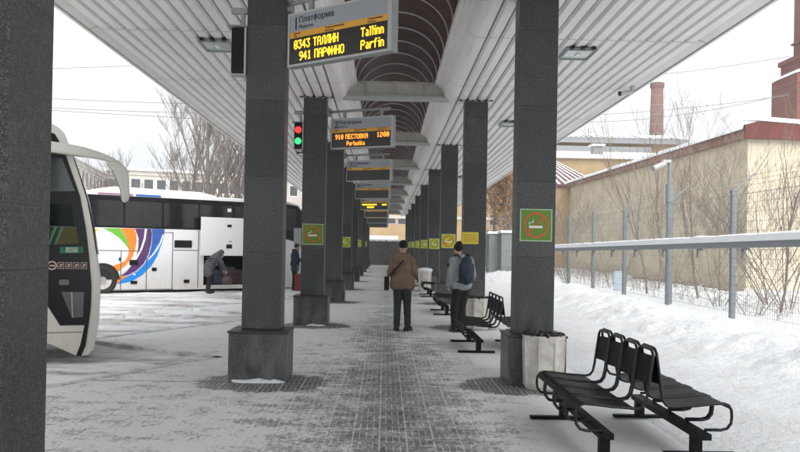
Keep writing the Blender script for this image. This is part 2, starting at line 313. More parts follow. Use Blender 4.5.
# ------------------------------------------------------------------ mesh helpers
class MB:
    def __init__(s): s.v = []; s.f = []
    def add(s, vs, fs):
        o = len(s.v); s.v += [Vector(v) for v in vs]; s.f += [[i+o for i in f] for f in fs]; return s
    def box(s, a, b, rot=None, c=None):
        x0, y0, z0 = a; x1, y1, z1 = b
        vs = [Vector(p) for p in ((x0,y0,z0),(x1,y0,z0),(x1,y1,z0),(x0,y1,z0),(x0,y0,z1),(x1,y0,z1),(x1,y1,z1),(x0,y1,z1))]
        if rot: 
            cc = Vector(c) if c is not None else (Vector(a)+Vector(b))/2
            vs = [rot @ (v-cc)+cc for v in vs]
        return s.add(vs, [(3,2,1,0),(4,5,6,7),(0,1,5,4),(1,2,6,5),(2,3,7,6),(3,0,4,7)])
    def tube(s, pts, rad, n=8, cap=True, closed=False):
        pts = [Vector(p) for p in pts]; k = len(pts); rs = rad if isinstance(rad, (list, tuple)) else [rad]*k
        rings = []; up = None
        for i, p in enumerate(pts):
            if closed: d = pts[(i+1) % k]-pts[i-1]
            else: d = (pts[min(i+1, k-1)]-pts[max(i-1, 0)])
            if d.length < 1e-9: d = Vector((0, 0, 1))
            d.normalize()
            if up is None: up = Vector((0, 0, 1)) if abs(d.z) < .9 else Vector((1, 0, 0))
            x = d.cross(up); 
            if x.length < 1e-6: x = d.cross(Vector((0, 1, 0)))
            x.normalize(); y = x.cross(d).normalized(); up = y
            rings.append([p+(x*math.cos(2*PI*j/n)+y*math.sin(2*PI*j/n))*rs[i] for j in range(n)])
        vs = [v for r in rings for v in r]; fs = []
        for i in range(k if closed else k-1):
            a = i*n; b = ((i+1) % k)*n
            for j in range(n): fs.append((a+j, a+(j+1) % n, b+(j+1) % n, b+j))
        if cap and not closed: fs.append(tuple(range(n))[::-1]); fs.append(tuple(range((k-1)*n, k*n)))
        return s.add(vs, fs)
    def grid(s, xs, ys, fn):
        vs = [fn(x, y) for y in ys for x in xs]; nx = len(xs)
        return s.add(vs, [(j*nx+i, j*nx+i+1, (j+1)*nx+i+1, (j+1)*nx+i) for j in range(len(ys)-1) for i in range(nx-1)])
    def prism(s, pts, d):
        """closed polygon pts extruded by vector d"""
        n = len(pts); p = [Vector(q) for q in pts]; d = Vector(d)
        return s.add(p+[q+d for q in p], [tuple(range(n))[::-1], tuple(range(n, 2*n))]+[(i, (i+1) % n, (i+1) % n+n, i+n) for i in range(n)])
    def ell(s, c, r, rot=None, nu=14, nv=9):
        c = Vector(c); vs = []; fs = []
        for j in range(nv+1):
            t = PI*j/nv
            for i in range(nu):
                q = Vector((r[0]*math.sin(t)*math.cos(2*PI*i/nu), r[1]*math.sin(t)*math.sin(2*PI*i/nu), r[2]*math.cos(t)))
                if rot: q = rot @ q
                vs.append(c+q)
        for j in range(nv):
            for i in range(nu): fs.append((j*nu+i, (j+1)*nu+i, (j+1)*nu+(i+1) % nu, j*nu+(i+1) % nu))
        return s.add(vs, fs)
    def cap(s, a, ra, b, rb, n=12, fl=None):
        """tapered capsule"""
        a = Vector(a); b = Vector(b); d = (b-a).normalized(); pts = []; rs = []
        for t in (-1, -.85, -.5, 0): pts.append(a+d*ra*t); rs.append(ra*math.sqrt(max(.0004, 1-t*t)))
        for t in (0, .5, .85, 1): pts.append(b+d*rb*t); rs.append(rb*math.sqrt(max(.0004, 1-t*t)))
        return s.tube(pts, rs, n)
    def build(s, name, m, parent=None, smooth=False, bevel=0, fixn=True):
        me = bpy.data.meshes.new(name); me.from_pydata([tuple(v) for v in s.v], [], s.f); me.validate()
        if fixn or bevel:
            b = bmesh.new(); b.from_mesh(me)
            if bevel:
                bmesh.ops.remove_doubles(b, verts=b.verts, dist=1e-5)
            if fixn: bmesh.ops.recalc_face_normals(b, faces=b.faces)
            if bevel:
                es = [e for e in b.edges if len(e.link_faces) == 2 and e.calc_face_angle(0) > R(35)]
                bmesh.ops.bevel(b, geom=es, offset=bevel, segments=2, affect='EDGES', profile=.6, clamp_overlap=True)
            b.to_mesh(me); b.free()
        me.materials.append(m)
        if smooth:
            for p in me.polygons: p.use_smooth = True
        o = bpy.data.objects.new(name, me); col.objects.link(o)
        if parent: o.parent = parent
        return o
def tag(o, label=None, cat=None, group=None, kind=None):
    if label: o['label'] = label
    if cat: o['category'] = cat
    if group: o['group'] = group
    if kind: o['kind'] = kind
    return o
def empty(name, loc=(0, 0, 0), rz=0, label=None, cat=None, group=None):
    o = bpy.data.objects.new(name, None); col.objects.link(o); o.location = loc; o.rotation_euler = (0, 0, rz); o.empty_display_size = .1
    return tag(o, label, cat, group)
def kids(o): return [c for c in bpy.data.objects if c.parent == o]
def copy_tree(o, parent=None):
    c = o.copy(); col.objects.link(c); c.parent = parent
    for ch in kids(o): copy_tree(ch, c)
    return c
def text(body, size, name, m, parent, mtx, align='LEFT', ext=.002, xs=1.0, bold=0.0):
    cu = bpy.data.curves.new(name, 'FONT'); cu.body = body; cu.size = size; cu.align_x = align; cu.extrude = ext; cu.offset = bold; cu.resolution_u = 3
    t = bpy.data.objects.new(name+'_tmp', cu); col.objects.link(t)
    me = bpy.data.meshes.new_from_object(t); bpy.data.objects.remove(t); me.transform(mtx @ Matrix.Diagonal((xs, 1, 1, 1)))
    me.materials.clear(); me.materials.append(m)
    o = bpy.data.objects.new(name, me); col.objects.link(o); o.parent = parent; return o
def plate(loops, w0, w1, name, m, parent):
    """2-D loops (first outline, rest holes) in (s,z) -> slab between y=w0 and y=w1"""
    cu = bpy.data.curves.new(name, 'CURVE'); cu.dimensions = '2D'; cu.fill_mode = 'BOTH'; cu.extrude = abs(w1-w0)/2
    for lp in loops:
        sp = cu.splines.new('POLY'); sp.points.add(len(lp)-1); sp.use_cyclic_u = True
        for i, p in enumerate(lp): sp.points[i].co = (p[0], p[1], 0, 1)
    t = bpy.data.objects.new(name+'_tmp', cu); col.objects.link(t)
    me = bpy.data.meshes.new_from_object(t); bpy.data.objects.remove(t)
    mt = Matrix(((1, 0, 0, 0), (0, 0, -1, (w0+w1)/2), (0, 1, 0, 0), (0, 0, 0, 1)))
    me.transform(mt); me.materials.clear(); me.materials.append(m)
    o = bpy.data.objects.new(name, me); col.objects.link(o); o.parent = parent; return o
def remesh(mb, name, m, parent, vox=.014, sm=4):
    me = bpy.data.meshes.new(name); me.from_pydata([tuple(v) for v in mb.v], [], mb.f); me.validate()
    b = bmesh.new(); b.from_mesh(me); bmesh.ops.recalc_face_normals(b, faces=b.faces); b.to_mesh(me); b.free()
    t = bpy.data.objects.new(name+'_tmp', me); col.objects.link(t)
    r = t.modifiers.new('r', 'REMESH'); r.mode = 'VOXEL'; r.voxel_size = vox
    s = t.modifiers.new('s', 'SMOOTH'); s.iterations = sm; s.factor = .5
    dg = bpy.context.evaluated_depsgraph_get(); dg.update()
    m2 = bpy.data.meshes.new_from_object(t.evaluated_get(dg)); bpy.data.objects.remove(t)
    m2.materials.clear(); m2.materials.append(m)
    for p in m2.polygons: p.use_smooth = True
    o = bpy.data.objects.new(name, m2); col.objects.link(o); o.parent = parent; return o
def frange(a, b, st):
    n = int(round((b-a)/st)); return [a+(b-a)*i/n for i in range(n+1)]

S = 6.9; PY = [2.72]+[3.1+S*i for i in range(1, 10)]      # pillar rows, front face of the shafts
AX = .17
# ------------------------------------------------------------------ ground
mb = MB(); mb.add([(-600, -300, -.16), (600, -300, -.16), (600, 900, -.16), (-600, 900, -.16)], [(0, 1, 2, 3)])
tag(mb.build('ground', M['snow_smooth']), kind='structure')
def nz(x, y, s, o=0): return noise.noise(Vector((x*s, y*s, o)))
mb = MB(); mb.grid(frange(-40, -1.6, .32), frange(2, 75, .32), lambda x, y: Vector((x, y, -.040+.02*nz(x, y, .8)+.028*nz(x, y*1.5, 2.3, 3)+.02*max(0, nz(x, y, 5, 7)))))
tag(mb.build('road', M['road'], smooth=True), kind='structure')
# platform with a sawtooth kerb on the bus side
edge = []
for k in range(-1, 10):
    y = 4.9+S*k
    edge += [(-2.35, y), (-4.95, y+1.9), (-2.6, y+6.6)]
edge = [(x, y) for x, y in edge if -3 < y < 71]
pl = [(3.3, -12), (3.3, 71)]+[(-3, 71)]+edge[::-1]+[(-2.6, -12)]
mb = MB(); mb.prism([(x, y, -.3) for x, y in pl], (0, 0, .3))
tag(mb.build('platform', M['paving'], fixn=True), kind='structure')
kb = MB()
for a, b in zip(edge[:-1], edge[1:]):
    a = Vector((*a, 0)); b = Vector((*b, 0)); d = (b-a).normalized(); n = Vector((d.y, -d.x, 0))
    for q in range(int((b-a).length/1.0)+1):
        p0 = a+d*q*1.0; p1 = a+d*min(q*1.0+.985, (b-a).length)
        if (p1-p0).length < .1: continue
        kb.prism([p0+Vector((0, 0, -.2)), p1+Vector((0, 0, -.2)), p1+n*-.12+Vector((0, 0, -.2)), p0+n*-.12+Vector((0, 0, -.2))], (0, 0, .212))
M['kerb'] = mat('kerb_stone', (.34, .34, .34), .8, c2=(.74, .75, .76), vscale=3.5)
tag(kb.build('kerb', M['kerb']), kind='structure')
# snow on the right: flat trodden part, then the shovelled bank along the fence
def snow_h(x, y):
    b = 0
    cx = 6.3+.3*nz(0, y, .25, 5); t = (x-cx)
    sg = 1.15 if t < 0 else 1.3
    b = .34*math.exp(-(t/sg)**2)*(1+.5*nz(x, y, .7, 2))
    r = min(1, b/.12)
    h = b+r*(.09*nz(x, y, 1.3)+.09*abs(nz(x, y, 3.3, 9))+.055*nz(x, y, 6.5, 4)+.03*abs(nz(x, y, 12, 6)))
    e = max(0, min(1, (x-2.6)/1.0)); h += e*(.03+.02*nz(x, y, 1.2, 11)+.018*nz(x, y, 4, 1)+.012*abs(nz(x, y, 8, 8)))
    if x > 9: h = max(h, .12*min(1, (x-9)/2)+.05*nz(x, y, .4))
    return h
xs = frange(2.55, 4.6, .10)[:-1]+frange(4.6, 9.2, .09)[:-1]+frange(9.2, 16, .5)
ys = frange(-4, 5, .4)[:-1]+frange(5, 24, .10)[:-1]+frange(24, 78, .35)
mb = MB(); mb.grid(xs, ys, lambda x, y: Vector((x, y, snow_h(x, y)+.006 if x > 2.6 else -.02)))
M['bank'] = snowmat('snow_bank', (.83, .85, .87), .22, .9)
tag(mb.build('snow_bank', M['bank'], smooth=True, fixn=False), kind='structure')
mb = MB(); mb.grid(frange(15.8, 60, 2), frange(-4, 120, 2), lambda x, y: Vector((x, y, .12+.05*nz(x, y, .4))))
tag(mb.build('snow_field', M['snow_smooth'], smooth=True, fixn=False), kind='structure')
# loose lumps of snow and slush on the road
def lump(name, p, r, m, label, seed):
    mb = MB(); q = random.Random(seed)
    mb.ell((0, 0, r*.25), (r*1.5, r, r*.6), nu=12, nv=8)
    for v in mb.v: v += Vector((nz(v.x, v.y, 6/r*.2, seed), nz(v.y, v.z, 6/r*.2, seed+3), nz(v.z, v.x, 6/r*.2, seed+5)))*r*.45
    o = mb.build(name, m, smooth=False); o.location = p; tag(o, label, 'snow lump', 'lumps of slush on the road'); return o
for i, (px, py, r) in enumerate([(134, 317, .13), (143, 316, .2), (150, 318, .14), (168, 319, .09), (187, 320, .12), (121, 319, .1), (228, 309, .1), (160, 309, .1)]):
    p = atZ(px, py, -.07)
    lump('snow_lump', p, r, M['snow_dirty'], ['small','widest','medium','thin','rounded','leftmost','rightmost','farthest'][i]+' lump of grey slush lying on the snowy road beyond the cream bus', i+1)

# ------------------------------------------------------------------ pillars
SW, SDp = .488, .36
def pillar_proto():
    r = empty('granite_pillar')
    MB().box((-.36, -.27, 0), (.36, .40, .585)).build('pedestal', M['granite_plinth'], r, bevel=.004)
    MB().box((-.375, -.285, .587), (.375, .415, .612)).build('cap_slab', M['granite_slab'], r, bevel=.004)
    MB().box((-SW/2, 0, .614), (SW/2, SDp, 1)).build('shaft', M['granite'], r, bevel=.004)
    return r
shaft_me = {}
def pillar(side, i):
    r = empty('granite_pillar'); y = PY[i]; x = -1.525 if side == 'L' else 1.888
    r.location = (x, y, 0)
    top = 4.835-.0105*(y-16.9)
    ped = copy_of['pedestal'] if copy_of else None
    if ped is None:
        copy_of['pedestal'] = MB().box((-.355, -.24, -.02), (.355, .44, .585)).build('pedestal', M['granite_plinth'], r, bevel=.004)
        copy_of['cap_slab'] = MB().box((-.37, -.255, .587), (.37, .455, .612)).build('cap_slab', M['granite_slab'], r, bevel=.004)
    else:
        for k in ('pedestal', 'cap_slab'):
            c = copy_of[k].copy(); col.objects.link(c); c.parent = r
    MB().box((-SW/2, 0, .614), (SW/2, SDp, top)).build('shaft', M['granite'], r, bevel=.005)
    return r
copy_of = {}
ordw = ['nearest', 'second', 'third', 'fourth', 'fifth', 'sixth', 'seventh', 'eighth', 'ninth', 'farthest']
Lp = []; Rp = []
for i in range(10):
    o = pillar('L', i); tag(o, ['speckled grey granite pillar cut off by the left picture edge', 'granite pillar with wide plinth carrying the big yellow lit departure board', 'granite pillar with the red and green signal light and green sign'][i] if i < 3 else f'dark granite pillar, {ordw[i]} from the camera in the left row', 'pillar', 'granite pillars of the left row'); Lp.append(o)
for i in range(1, 10):
    o = pillar('R', i); tag(o, {1: 'nearest right granite pillar with a large green no smoking sign', 2: 'right row granite pillar with the plain yellow notice, behind the man with backpack'}.get(i, f'dark granite pillar, {ordw[i-1]} from the camera in the right row'), 'pillar', 'granite pillars of the right row'); Rp.append(o)

# ------------------------------------------------------------------ canopy
def cz(y): return -.0105*(y-16.9)
Y0, Y1 = -8.0, 68.5
can = empty('canopy', (0, 0, 0), 0, 'long white ribbed platform canopy with a brown barrel vault down its middle', 'canopy')
def profile(sgn):
    pts = [(.82, 5.17), (.835, 5.10), (.90, 5.10), (.905, 5.055), (.965, 5.05), (.97, 5.005), (1.01, 4.99), (1.02, 4.93), (1.05, 4.87), (1.09, 4.83), (1.143, 4.805)]
    x = 1.143; P = .198
    while x+P <= 4.61:
        pts += [(x+.030, 4.80), (x+.150, 4.80), (x+.158, 4.842), (x+.19, 4.842)]
        x += P
    pts += [(4.62, 4.80), (4.64, 4.79)]
    return [(AX+sgn*a, b) for a, b in pts]
def extr(pts, y0, y1, name, m, parent, dz=0, thick=0, smooth=False, ny=1):
    mb = MB(); n = len(pts); ysl = [y0+(y1-y0)*i/ny for i in range(ny+1)]
    vs = []; 
    for y in ysl: vs += [(x, y, z+cz(y)+dz) for x, z in pts]
    fs = [(j*n+i, j*n+i+1, (j+1)*n+i+1, (j+1)*n+i) for j in range(ny) for i in range(n-1)]
    mb.add(vs, fs); return mb.build(name, m, parent, smooth, fixn=False)
for sgn in (-1, 1):
    pr = profile(sgn)
    extr(pr, Y0, Y1, 'ceiling_sheet', M['sheet'], can)
    # dark strips that paint the shade into the grooves between the ribs
    mb = MB(); x = 1.143; P = .198
    while x+P <= 4.61:
        a, b = AX+sgn*(x+.159), AX+sgn*(x+.205)
        a, b = min(a, b), max(a, b)
        mb.add([(a, Y0, 4.8395+cz(Y0)), (b, Y0, 4.8395+cz(Y0)), (b, Y1, 4.8395+cz(Y1)), (a, Y1, 4.8395+cz(Y1))], [(0, 1, 2, 3)]); x += P
    mb.build('groove_shade_strip', M['groove_shade'], can, fixn=False)
    # sheet laps every half bay
    k = 0; y = 12.0-S/2*6
    while y < Y1-.3:
        if y > Y0+.2: extr([(x_, z_-.004) for x_, z_ in pr[7:]], y, y+.016, 'sheet_lap', M['seam'], can)
        y += S/2
    # upper deck, edge fascia, snow
    a, b = sorted((AX+sgn*.84, AX+sgn*4.66))
    mb = MB(); mb.add([(a, Y0, 5.20+cz(Y0)), (b, Y0, 5.20+cz(Y0)), (b, Y1, 5.20+cz(Y1)), (a, Y1, 5.20+cz(Y1)), (a, Y0, 5.28+cz(Y0)), (b, Y0, 5.28+cz(Y0)), (b, Y1, 5.28+cz(Y1)), (a, Y1, 5.28+cz(Y1))], [(3,2,1,0),(4,5,6,7),(0,1,5,4),(1,2,6,5),(2,3,7,6),(3,0,4,7)])
    mb.build('roof_deck', M['snow_smooth'], can)
    a, b = sorted((AX+sgn*4.66, AX+sgn*4.70))
    mb = MB(); mb.add([(a, Y0, 4.77+cz(Y0)), (b, Y0, 4.77+cz(Y0)), (b, Y1, 4.77+cz(Y1)), (a, Y1, 4.77+cz(Y1)), (a, Y0, 5.30+cz(Y0)), (b, Y0, 5.30+cz(Y0)), (b, Y1, 5.30+cz(Y1)), (a, Y1, 5.30+cz(Y1))], [(3,2,1,0),(4,5,6,7),(0,1,5,4),(1,2,6,5),(2,3,7,6),(3,0,4,7)])
    mb.build('edge_fascia', M['sheet'], can)
VR = .84
mb = MB(); na = 20
for r_, flip in ((VR, 0), (VR+.05, 1)):
    vs = []
    for y in (Y0, Y1): vs += [(AX+r_*math.cos(PI*i/na), y, 5.15+cz(y)+.86*r_*math.sin(PI*i/na)) for i in range(na+1)]
    mb.add(vs, [(i, i+1, na+2+i, na+1+i) for i in range(na)])
mb.build('vault', M['vault'], can, smooth=True, fixn=False)
vp = []
y = -6.9
ribn = 0
while y < Y1-.2:
    mb = MB(); rr = VR-.012
    pts = [Vector((AX+rr*math.cos(PI*i/24), y, 5.15+cz(y)+.86*rr*math.sin(PI*i/24))) for i in range(25)]
    mb.tube(pts, .016, 5)
    for i in range(2, 24, 3): mb.ell(pts[i], (.022, .02, .022), nu=6, nv=4)
    mb.build('rib', M['rib'], can); y += .965
    # darker foil strap beside each rib
beam_y = [y+.12 for y in PY]+[PY[0]-S+.12]
for y in beam_y:
    z = cz(y); mb = MB()
    mb.box((AX-1.10, y-.03, 4.885+z), (AX+1.10, y+.05, 5.15+z))
    mb.box((AX-1.06, y-.10, 4.865+z), (AX+1.06, y+.12, 4.883+z)); mb.box((AX-1.10, y-.10, 5.152+z), (AX+1.10, y+.12, 5.17+z))
    for q in (-.62, 0, .62): mb.box((AX+q-.006, y-.07, 4.884+z), (AX+q+.006, y-.031, 5.151+z))
    bo = mb.build('cross_beam', M['beam'], can, bevel=0)
    MB().box((AX-1.12, y-.085, 4.785+z), (AX+1.12, y+.105, 4.862+z)).build('beam_flange', M['light_frame'], bo, bevel=.006)
    for sgn in (-1, 1):
        mb = MB()
        xa, xb = sorted((AX+sgn*1.30, AX+sgn*2.05))
        mb.box((xa, y-.14, 4.782+z), (xb, y-.10, 4.797+z))
        mb.build('cover_strip', M['light_frame'], bo)
        mb = MB()
        for q in range(6): mb.box((xa+.04+q*.13, y-.20, 4.778+z), (xa+.10+q*.13, y-.16, 4.798+z))
        mb.build('bolt_row', M['black_metal'], bo)

# recessed floodlights
def floodlight():
    r = empty('ceiling_lamp')
    mb = MB(); 
    for a, b in (((-.24, -.33, -.05), (.24, -.30, 0)), ((-.24, .30, -.05), (.24, .33, 0)), ((-.24, -.30, -.05), (-.215, .30, 0)), ((.215, -.30, -.05), (.24, .30, 0))): mb.box(a, b)
    mb.build('frame', M['grey_metal'], r)
    MB().box((-.214, -.298, -.028), (.214, .298, -.012)).build('glass', M['lamp_glass'], r)
    MB().box((-.03, -.09, -.045), (.03, .09, -.03)).build('lamp_tube', M['sign_white'], r)
    for q in (-.17, 0, .17): MB().box((q-.025, -.40, -.04), (q+.025, -.31, .01)).build('clip', M['black_metal'], r, bevel=.004)
    return r
fl = floodlight(); first = True
for i in range(-1, 8):
    y = 12.75+S*i
    for x in (-2.72, 3.03):
        o = fl if first else copy_tree(fl); first = False
        o.location = (x, y, 4.795+cz(y)); side = 'bus' if x < 0 else 'fence'
        tag(o, f'square ceiling floodlight on the {side} side, in the bay past the {ordw[i+1]} pillar', 'ceiling lamp', 'floodlights set in the canopy ceiling')
# security camera under the canopy edge
p = atY(628, 93, 15.3)
sc_ = empty('security_camera', p, R(15), 'small white security camera under the right edge of the canopy', 'security camera')
MB().tube([(-.17, 0, -.02), (.10, 0, .03)], .045, 12).build('camera_body', M['light_frame'], sc_, smooth=False)
MB().tube([(-.19, 0, -.024), (-.17, 0, -.02)], .048, 12).build('lens', M['bus_black'], sc_)
MB().tube([(.05, 0, .05), (.08, 0, .12)], .018, 8).build('mount', M['light_frame'], sc_)
MB().tube([(.08, 0, .11), (.08, 0, .135)], .06, 12).build('base_plate', M['light_frame'], sc_)

# ------------------------------------------------------------------ departure boards
GL = {}
for ch, rows in {
 '0': '01110 10001 10011 10101 11001 10001 01110', '1': '00100 01100 00100 00100 00100 00100 01110', '2': '01110 10001 00001 00110 01000 10000 11111', '3': '11111 00010 00100 00010 00001 10001 01110',
 '4': '00010 00110 01010 10010 11111 00010 00010', '9': '01110 10001 10001 01111 00001 00010 01100', ':': '0 1 1 0 1 1 0', ' ': '000 000 000 000 000 000 000',
 'Т': '11111 00100 00100 00100 00100 00100 00100', 'А': '01110 10001 10001 11111 10001 10001 10001', 'Л': '00111 01001 01001 01001 01001 01001 10001', 'И': '10001 10001 10011 10101 11001 10001 10001', 'Н': '10001 10001 10001 11111 10001 10001 10001',
 'П': '11111 10001 10001 10001 10001 10001 10001', 'Р': '11110 10001 10001 11110 10000 10000 10000', 'Ф': '00100 01110 10101 10101 10101 01110 00100', 'О': '01110 10001 10001 10001 10001 10001 01110', 'Е': '11111 10000 10000 11110 10000 10000 11111',
 'С': '01110 10001 10000 10000 10000 10001 01110', 'В': '11110 10001 10001 11110 10001 10001 11110', 'К': '10001 10010 10100 11000 10100 10010 10001',
 'T': '11111 00100 00100 00100 00100 00100 00100', 'P': '11110 10001 10001 11110 10000 10000 10000', 'a': '0000 0000 0110 0001 0111 1001 0111', 'l': '11 01 01 01 01 01 01', 'i': '01 00 11 01 01 01 01', 'n': '0000 0000 1110 1001 1001 1001 1001',
 'r': '0000 0000 1011 1100 1000 1000 1000', 'f': '0011 0100 1110 0100 0100 0100 0100', 'o': '0000 0000 0110 1001 1001 1001 0110', 'u': '0000 0000 1001 1001 1001 1001 0111', 's': '0000 0000 0111 1000 0110 0001 1110', 'h': '1000 1000 1110 1001 1001 1001 1001', 'k': '1000 1000 1001 1010 1100 1010 1001'}.items(): GL[ch] = rows.split()
def led(txt, x, z, H, xs, m, par):
    """one line of dot-matrix lettering"""
    p = H/7; px_ = p*xs; cx = x
    for word in txt.split(' '):
        mb = MB()
        for ch in word:
            g_ = GL[ch]
            for j, row in enumerate(g_):
                for k, b in enumerate(row):
                    if b == '1': a = cx+k*px_; c = z+(6-j)*p; mb.box((a-px_*.02, -.007, c-p*.02), (a+px_*1.02, -.0045, c+p*1.02))
            cx += (len(g_[0])+1)*px_
        cx += 4*px_; mb.build('led_text', m, par)
def board(i, pil, ang, zb, Ln, H, xl, yl, lines, label, ledm='led', header=True, num=None):
    r = empty('departure_board', (xl, yl, zb), -ang, label, 'departure board', 'departure boards hung from the left pillars')
    T = .13; f = .028
    MB().box((0, 0.002, 0), (Ln, T-.002, H)).build('housing', M['grey_metal'], r, bevel=.006)
    mb = MB()
    mb.box((0.001, -.012, 0.001), (Ln-.001, 0, f)); mb.box((0.001, -.012, H-f), (Ln-.001, 0, H-.001)); mb.box((0.001, -.012, f), (f, 0, H-f)); mb.box((Ln-f*1.6, -.012, f), (Ln-.001, 0, H-f))
    mb.build('frame', M['light_frame'], r)
    x0, x1 = f, Ln-f*1.6; W = x1-x0
    h3 = H-f; h2 = f+(H-2*f)*.655; h1 = f+(H-2*f)*.535
    hp = MB().box((x0, -.004, h2), (x1, .001, h3)).build('header_panel', M['header'], r)
    st = MB().box((x0, -.004, h1), (x1, .001, h2-.0005)).build('stripe', M['amber'], r)
    scn = MB().box((x0, -.003, f), (x1, .001, h1-.0005)).build('screen', M['screen'], r)
    def tx(s, size, x, z, m, par, nm, xs=1, bold=0, al='LEFT'):
        return text(s, size, nm, m, par, Matrix.Translation((x, -.007, z)) @ Matrix.Rotation(R(90), 4, 'X'), al, .001, xs, bold)
    if num is not None:
        hh = h3-h2
        tx(str(num), hh*1.05, x0+.05, h2+hh*.14, M['ink'], hp, 'platform_number', 1, .001)
        tx('Платформа', hh*.50, x0+.15, h2+hh*.50, M['ink'], hp, 'lettering', 1, .0012); tx('Platform', hh*.34, x0+.15, h2+hh*.14, M['ink'], hp, 'lettering')
        bh = h2-h1
        for q, (a, b) in enumerate((('Время', 'Time'), ('Пункт назначения', 'Destination'), ('Отправление', 'Departure'))):
            xx = x0+(.07, .58*W*.6+.05, W-.30)[q]
            tx(a, bh*.48, xx, h1+bh*.56, M['ink'], st, 'lettering'); tx(b, bh*.40, xx, h1+bh*.14, M['ink'], st, 'lettering')
    sh = h1-f
    for (s, x, z, size, xs) in lines:
        led(s, x0+W*x, f+sh*z, sh*size*.74, xs, M[ledm], scn)
    # bracket: arm from the pillar with two hangers
    mb = MB(); mb.tube([(-.10, T/2+.02, H+.16), (Ln*.93, T/2, H+.16)], .028, 10)
    mb.build('bracket_arm', M['grey_metal'], r)
    for q in (.20, .80): MB().box((Ln*q-.03, T/2-.02, H-.002), (Ln*q+.03, T/2+.02, H+.14)).build('hanger', M['grey_metal'], r)
    MB().box((-.17, T/2-.10, H+.08), (-.085, T/2+.12, H+.24)).build('clamp', M['grey_metal'], r)
    return r
board(0, 1, R(38), 3.88, 1.62, .665, -1.25, 9.98,
      [('0343 ТАЛЛИН', .05, .57, .44, .76), ('941 ПАРФИНО', .11, .12, .44, .76), ('Tallinn', .745, .57, .44, .76), ('Parfin', .745, .12, .44, .80)],
      'large lit departure board for platform 1 with yellow lettering for Tallinn and Parfin', 'led', num=1)
board(1, 2, R(27), 3.71, 1.47, .65, -1.19, 17.0, [('910 ПЕСТОВКА', .06, .56, .42, .80), ('Porlushka', .26, .12, .38, .78), ('12:00', .77, .60, .42, .80)],
      'departure board for platform 2 with orange lettering and the time 12:00', 'led_o', num=2)
bl = [('blank departure board for platform 3, its screen switched off', 3, []), ('blank departure board just behind the one for platform 3', 4, []),
      ('lit departure board with small yellow lettering, between blank boards', 5, [('930 ВЫБОРГ', .06, .50, .42, .8), ('Vyborg', .28, .10, .38, .8), ('12:40', .78, .50, .42, .85)]),
      ('blank departure board directly below and behind the small yellow lit one', 6, []), ('small blank departure board, second from the far end', 7, []), ('farthest and smallest blank departure board in the row', 8, [])]
for i, (lb, num, ln) in enumerate(bl):
    y = PY[3+i]+.12
    board(2+i, 3+i, R(24), 3.58-.0165*(y-23.9), 1.46, .635, -1.19, y, [] if num == 5 else ln, lb, 'led', num=num if i < 4 else None)
    if num == 5:
        bd = [o for o in bpy.data.objects if o.get('label') == lb][0]; s5 = [k for k in kids(bd) if k.name.startswith('screen')][0]
        for q, (x0, z0, wd) in enumerate(((.09, .22, .72), (.35, .10, .36), (1.12, .22, .24))):
            mb = MB(); r5 = random.Random(q); x = x0
            while x < x0+wd: # runs of led dashes standing for unreadable small lettering
                a = r5.choice((.03, .045, .03)); mb.box((x, -.009, z0), (x+a, -.004, z0+.065)); x += a+.016
            mb.build('led_text', M['led'], s5)

# ------------------------------------------------------------------ signals
def signal(px0, y, z0, z1, lit, label, wx):
    r = empty('traffic_light', (px0, y, z0), 0, label, 'signal light', 'signal lights on the left pillars'); H = z1-z0
    MB().box((-wx/2, -.09, 0), (wx/2, .09, H)).build('housing', M['bus_black'], r, bevel=.01)
    mb = MB(); mb.box((wx/2+.002, -.10, -.01), (wx/2+.022, .09, H+.01)); mb.box((-wx/2-.01, -.10, -.022), (wx/2+.02, .09, -.012))
    mb.build('frame', M['light_frame'], r)
    MB().box((-wx/2-.05, -.14, H+.012), (wx/2+.03, .09, H+.026)).build('hood', M['grey_metal'], r)
    for zc, mm in ((H*.73, 'red_on'), (H*.29, 'green_on')) if lit else ():
        MB().tube([(0, -.092, zc), (0, -.106, zc)], wx*.40, 20).build('lens', M[mm] if lit else M['screen'], r)
    mb = MB(); mb.box((.02, -.02, H+.03), (.07, .03, H+.22)); mb.box((-.10, -.03, H+.20), (.20, .04, H+.27)); mb.build('bracket', M['grey_metal'], r)
    return r
signal(-1.875, PY[1]+.05, 3.80, 4.36, False, 'unlit dark signal box on the left side of the nearest full pillar', .16)
signal(-1.87, PY[2]+.05, 3.70, 4.24, True, 'signal light showing red above green on a granite pillar', .17)

